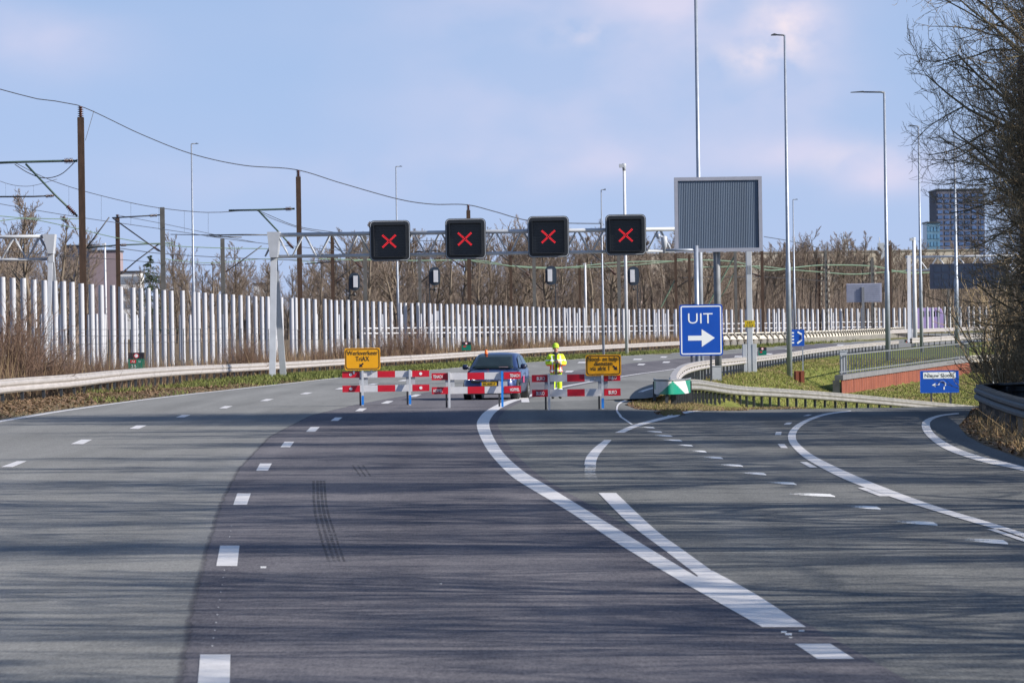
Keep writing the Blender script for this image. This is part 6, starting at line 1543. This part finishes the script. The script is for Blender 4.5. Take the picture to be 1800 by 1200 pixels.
# shrubs: bare bushes by the poles, the verge and under the right trees
def shrub_parts(seed, H, n, tw):
    r = np.random.default_rng(seed); a = r.uniform(0, 6.28, n); el = r.uniform(.75, 1.45, n)
    d = np.stack([np.cos(a) * np.cos(el), np.sin(a) * np.cos(el), np.sin(el)], -1); P = np.stack([r.normal(0, .16 * H, n), r.normal(0, .16 * H, n), np.zeros(n)], -1)
    L = H * r.uniform(.6, 1.1, n); l1, r1 = grow(r, P, d, L, np.full(n, tw * 2.2), 5, .10, .03, .4)
    P, d, L2, R = spawn(r, l1, r1, 7, .15, 1, 36, .42, L, .8); l2, r2 = grow(r, P, d, L2, np.maximum(R * .8, tw), 3, .14, .05, .6)
    P, d, L3, R = spawn(r, l2, r2, 4, .2, 1, 36, .5, L2, .8); l3, r3 = grow(r, P, d, L3, np.full(len(P), tw * .8), 2, .14, .05, .6)
    return tubes(l1, r1, 4), merge([tubes(l2, r2, 3), tubes(l3, r3, 3)])
def shrub_obj(label, parts, loc, rz, s_, m, group):
    root = thing('shrub', label, 'shrub', loc, rz, group); root.scale = (s_, s_, s_)
    np_mesh('stems', *parts[0], m, root); np_mesh('twigs', *parts[1], m, root); return root
SP = [shrub_parts(1, 2.2, 46, .006), shrub_parts(2, 1.8, 40, .006)]
def Dpole(x_): return interp(ROW, x_)
def Drail(x_): return interp([(( p_.x / p_.y) * F_PX + CX, p_.y) for p_ in lgp], x_)
gs_ = 'bare shrubs between guardrail and poles'
s0 = shrub_obj('dense dark bare bush in front of the poles left of the gantry leg', SP[0], (at(431, 600, Drail(431) + 12).x, Drail(431) + 12, z_main(300) - .3), 0, 1.15, TWIG_R, gs_)
s0.scale = (1.0, 1.0, 1.35)
pr = random.Random(8)
for x_, y_, hh in [(4, 40, 1.9), (25, 12, 1.5), (58, 30, 1.0), (90, 9, .95), (122, 26, .8), (160, 14, .8), (200, 22, .7), (420, 18, .95), (440, 20, .9), (330, 20, .5), (560, 18, .8), (600, 22, 1.0), (680, 20, 1.25), (720, 18, 1.5), (745, 24, 1.2), (820, 24, .8), (905, 26, 1.3), (980, 26, 1.0)]:
    D = Drail(x_) + y_; c = copy_tree(s0); c.location = (at(x_, 600, D).x, D, terrain(at(x_, 600, D).x, D) - .05); c.rotation_euler = (0, 0, pr.uniform(0, 6)); c.scale = (hh * .9, hh * .9, hh)
    c['label'] = 'leafless brown shrub standing in the dry weeds behind the left guardrail'
gr2 = 'bare thicket shrubs under the right trees'
s1 = shrub_obj('leafless thicket shrub under the bare trees on the right verge', SP[1], (15.5, 124, terrain(15.5, 124)), 0, 1.9, TWIG, gr2)
for k in range(26):
    Y = pr.uniform(106, 131); e = interp(C_RR, Y); lo_ = max(e + .9, 12.9); X = pr.uniform(lo_, lo_ + 5)
    c = copy_tree(s1); s_ = pr.uniform(.8, 1.7); c.location = (X, Y, terrain(X, Y) - .1); c.scale = (s_, s_, s_ * 1.1); c.rotation_euler = (0, 0, pr.uniform(0, 6)); c['label'] = 'leafless thicket shrub under the bare trees on the right verge'

# ------------------------------------------------------------------ grass, weeds, litter
GRASS = mat('verge_grass', (.045, .065, .010), .85, 0, .3, .4, col2=(.150, .160, .035), island=.55)
GRASS_D = mat('dry_grass', (.13, .088, .045), .9, 0, .3, .5, col2=(.33, .24, .125), island=.7)
LITTER = mat('leaf_litter', (.085, .048, .026), .9, 0, .3, 1, col2=(.24, .15, .09), island=.8)
def tz(X, Y): return np.array([terrain(a, b) for a, b in zip(X, Y)])
n_ = 46000
Yv = 95 + (640 - 95) * rng.beta(1.0, 2.4, n_); off = rng.uniform(.25, 4.3, n_)
Xv_ = np.interp(Yv, [c_[0] for c_ in C_LEFT], [c_[1] for c_ in C_LEFT]) - off
pn = np.sin(Yv * .35 + 1) + np.sin(Yv * .13 + off * 1.5) + .6 * np.sin(off * 2.4 + Yv * .05)
kp = (pn + (Yv - 205) * .03 + rng.normal(0, .7, n_)) > .3
Xg, Yg = Xv_[kp], Yv[kp]; zg = tz(Xg, Yg)
blade_mesh('verge_grass', np.stack([Xg, Yg, zg - .03], -1), rng.uniform(.05, .20, len(Xg)) * (1 + Yg / 600), rng.uniform(.008, .02, len(Xg)) * (1 + Yg / 250), .5, GRASS)
Xd, Yd = Xv_[~kp], Yv[~kp]; sel = rng.random(len(Xd)) < .5; Xd, Yd = Xd[sel], Yd[sel]; zd = tz(Xd, Yd)
GRASS_B = mat('brown_verge_grass', (.070, .045, .024), .9, 0, .3, .5, col2=(.19, .135, .07), island=.7)
blade_mesh('dry_verge_grass', np.stack([Xd, Yd, zd - .03], -1), rng.uniform(.03, .13, len(Xd)), rng.uniform(.006, .016, len(Xd)), .8, GRASS_B)
def litter(name, X, Y, zf, s0_, s1_):
    n = len(X); a = rng.uniform(0, 6.28, n); s_ = rng.uniform(s0_, s1_, n); z = zf
    u = np.stack([np.cos(a), np.sin(a), rng.normal(0, .35, n)], -1) * s_[:, None]; v_ = np.stack([-np.sin(a), np.cos(a), rng.normal(0, .35, n)], -1) * s_[:, None] * .6
    c = np.stack([X, Y, z + .02], -1); V = np.stack([c - u, c - v_, c + u, c + v_], 1).reshape(-1, 3)
    o = np_mesh(name, V, np.arange(4 * n).reshape(-1, 4), LITTER); o['kind'] = 'stuff'
n_ = 11000; Yl = 100 + 130 * rng.beta(1, 1.6, n_); offl = rng.beta(1.3, 1.5, n_) * 4.5
Xl = np.interp(Yl, [c_[0] for c_ in C_LEFT], [c_[1] for c_ in C_LEFT]) - .3 - offl
litter('leaf_litter', Xl, Yl, tz(Xl, Yl) - .03, .03, .085)
# dry weeds between guardrail and white poles
n_ = 52000
xw = rng.uniform(-60, 1240, n_); Dr = np.interp(xw, [(p_.x / p_.y) * F_PX + CX for p_ in lgp], [p_.y for p_ in lgp]); Dk = np.interp(xw, [t_[0] for t_ in ROW], [t_[1] for t_ in ROW])
Dw = Dr + .8 + (np.maximum(Dk - Dr, 12) + 6) * rng.beta(1.1, 1.7, n_)
Xw = (xw - CX) / F_PX * Dw; zw = tz(Xw, Dw)
hw_ = rng.gamma(2.6, .20, n_) * np.interp(xw, [-60, 60, 200, 330, 450, 600, 1240], [2.3, 2.0, 1.4, 1.0, 1.5, 1.25, 1.15])
half = rng.random(n_) < .42
blade_mesh('dry_weeds', np.stack([Xw, Dw, zw - .05], -1)[half], hw_[half], rng.uniform(.008, .022, half.sum()) * (Dw[half] / 260), .22, GRASS_D)
blade_mesh('brown_weed_stalks', np.stack([Xw, Dw, zw - .05], -1)[~half], hw_[~half] * 1.15, rng.uniform(.006, .018, (~half).sum()) * (Dw[~half] / 260), .28, TWIG_R)
# grass of the island and the embankment
n_ = 190000
Yi = 112 + (350 - 112) * rng.beta(1.0, 1.25, n_); Xi = rng.uniform(0, 48, n_)
Yi[:50000] = rng.uniform(112, 204, 50000)
il0 = np.interp(Yi, [a for a, b in isl_left], [b for a, b in isl_left]); ir0 = np.interp(Yi, [a for a, b in isl_right], [b for a, b in isl_right])
Xi[:50000] = il0[:50000] + (ir0 - il0)[:50000] * rng.random(50000)
m0_ = np.interp(Yi, [a for a, b in C_M], [b for a, b in C_M]); Yi[50000:110000] = rng.uniform(196, 350, 60000); m0_ = np.interp(Yi, [a for a, b in C_M], [b for a, b in C_M]); Xi[50000:110000] = m0_[50000:110000] - .7 + rng.uniform(0, 15, 60000)
ilx = np.interp(Yi, [a for a, b in isl_left], [b for a, b in isl_left]); irx = np.interp(Yi, [a for a, b in isl_right], [b for a, b in isl_right])
mx_ = np.interp(Yi, [a for a, b in C_M], [b for a, b in C_M]); wx_ = WALL_A[0] + (Yi - WALL_A[1]) / (WALL_B[1] - WALL_A[1]) * (WALL_B[0] - WALL_A[0])
ok = ((Yi < 152) & (Xi > ilx + .12) & (Xi < irx - .12)) | ((Yi >= 152) & (Yi < 204) & (Xi > mx_ - .9) & (Xi < irx - .3)) | ((Yi >= 204) & (Yi < 262) & (Xi > mx_ - .6) & (Xi < 44)) | ((Yi >= 262) & (((Xi > mx_ - .6) & (Xi < wx_ - .3)) | ((Xi > wx_ + .2) & (Xi < 50))))
Xi, Yi = Xi[ok], Yi[ok]; zi = tz(Xi, Yi)
dry = (Yi < 150) & (rng.random(len(Xi)) < .55) | (rng.random(len(Xi)) < .16) | ((np.sin(Xi * .9) + np.sin(Yi * .21 + Xi * .3)) > 1.25) & (rng.random(len(Xi)) < .6)
GRASS_E = mat('embankment_green', (.085, .105, .018), .85, 0, .3, .3, col2=(.225, .225, .052), island=.45)
blade_mesh('embankment_grass', np.stack([Xi, Yi, zi - .03], -1)[~dry], rng.uniform(.04, .13, (~dry).sum()), rng.uniform(.010, .024, (~dry).sum()) * (Yi[~dry] / 180), .5, GRASS_E)
blade_mesh('dry_embankment_grass', np.stack([Xi, Yi, zi - .03], -1)[dry], rng.uniform(.04, .15, dry.sum()), rng.uniform(.008, .02, dry.sum()) * (Yi[dry] / 180), .6, GRASS_D)
n_ = 5200; Yn = rng.uniform(112.5, 150, n_); 
iln = np.interp(Yn, [a for a, b in isl_left], [b for a, b in isl_left]); irn = np.interp(Yn, [a for a, b in isl_right], [b for a, b in isl_right]); q_ = rng.beta(.6, .6, n_)
Xn = iln + (irn - iln) * q_ ; litter('island_litter', Xn, Yn, tz(Xn, Yn) - .01, .02, .07)
# right verge bank
n_ = 26000; Yr = rng.uniform(58, 150, n_); er = np.interp(Yr, [a for a, b in C_RR], [b for a, b in C_RR]); Xr = er + .15 + 7 * rng.beta(1, 2.2, n_); zr3 = tz(Xr, Yr)
blade_mesh('verge_weeds', np.stack([Xr, Yr, zr3 - .04], -1), rng.gamma(2.2, .09, n_) * (.5 + np.clip((Xr - er) / 3, 0, 1)), rng.uniform(.006, .018, n_), .6, GRASS_D)
litter('verge_litter', er[:9000] + .05 + 4 * rng.beta(1, 2, 9000), Yr[:9000], tz(er[:9000] + .05, Yr[:9000]) + .0, .03, .075)
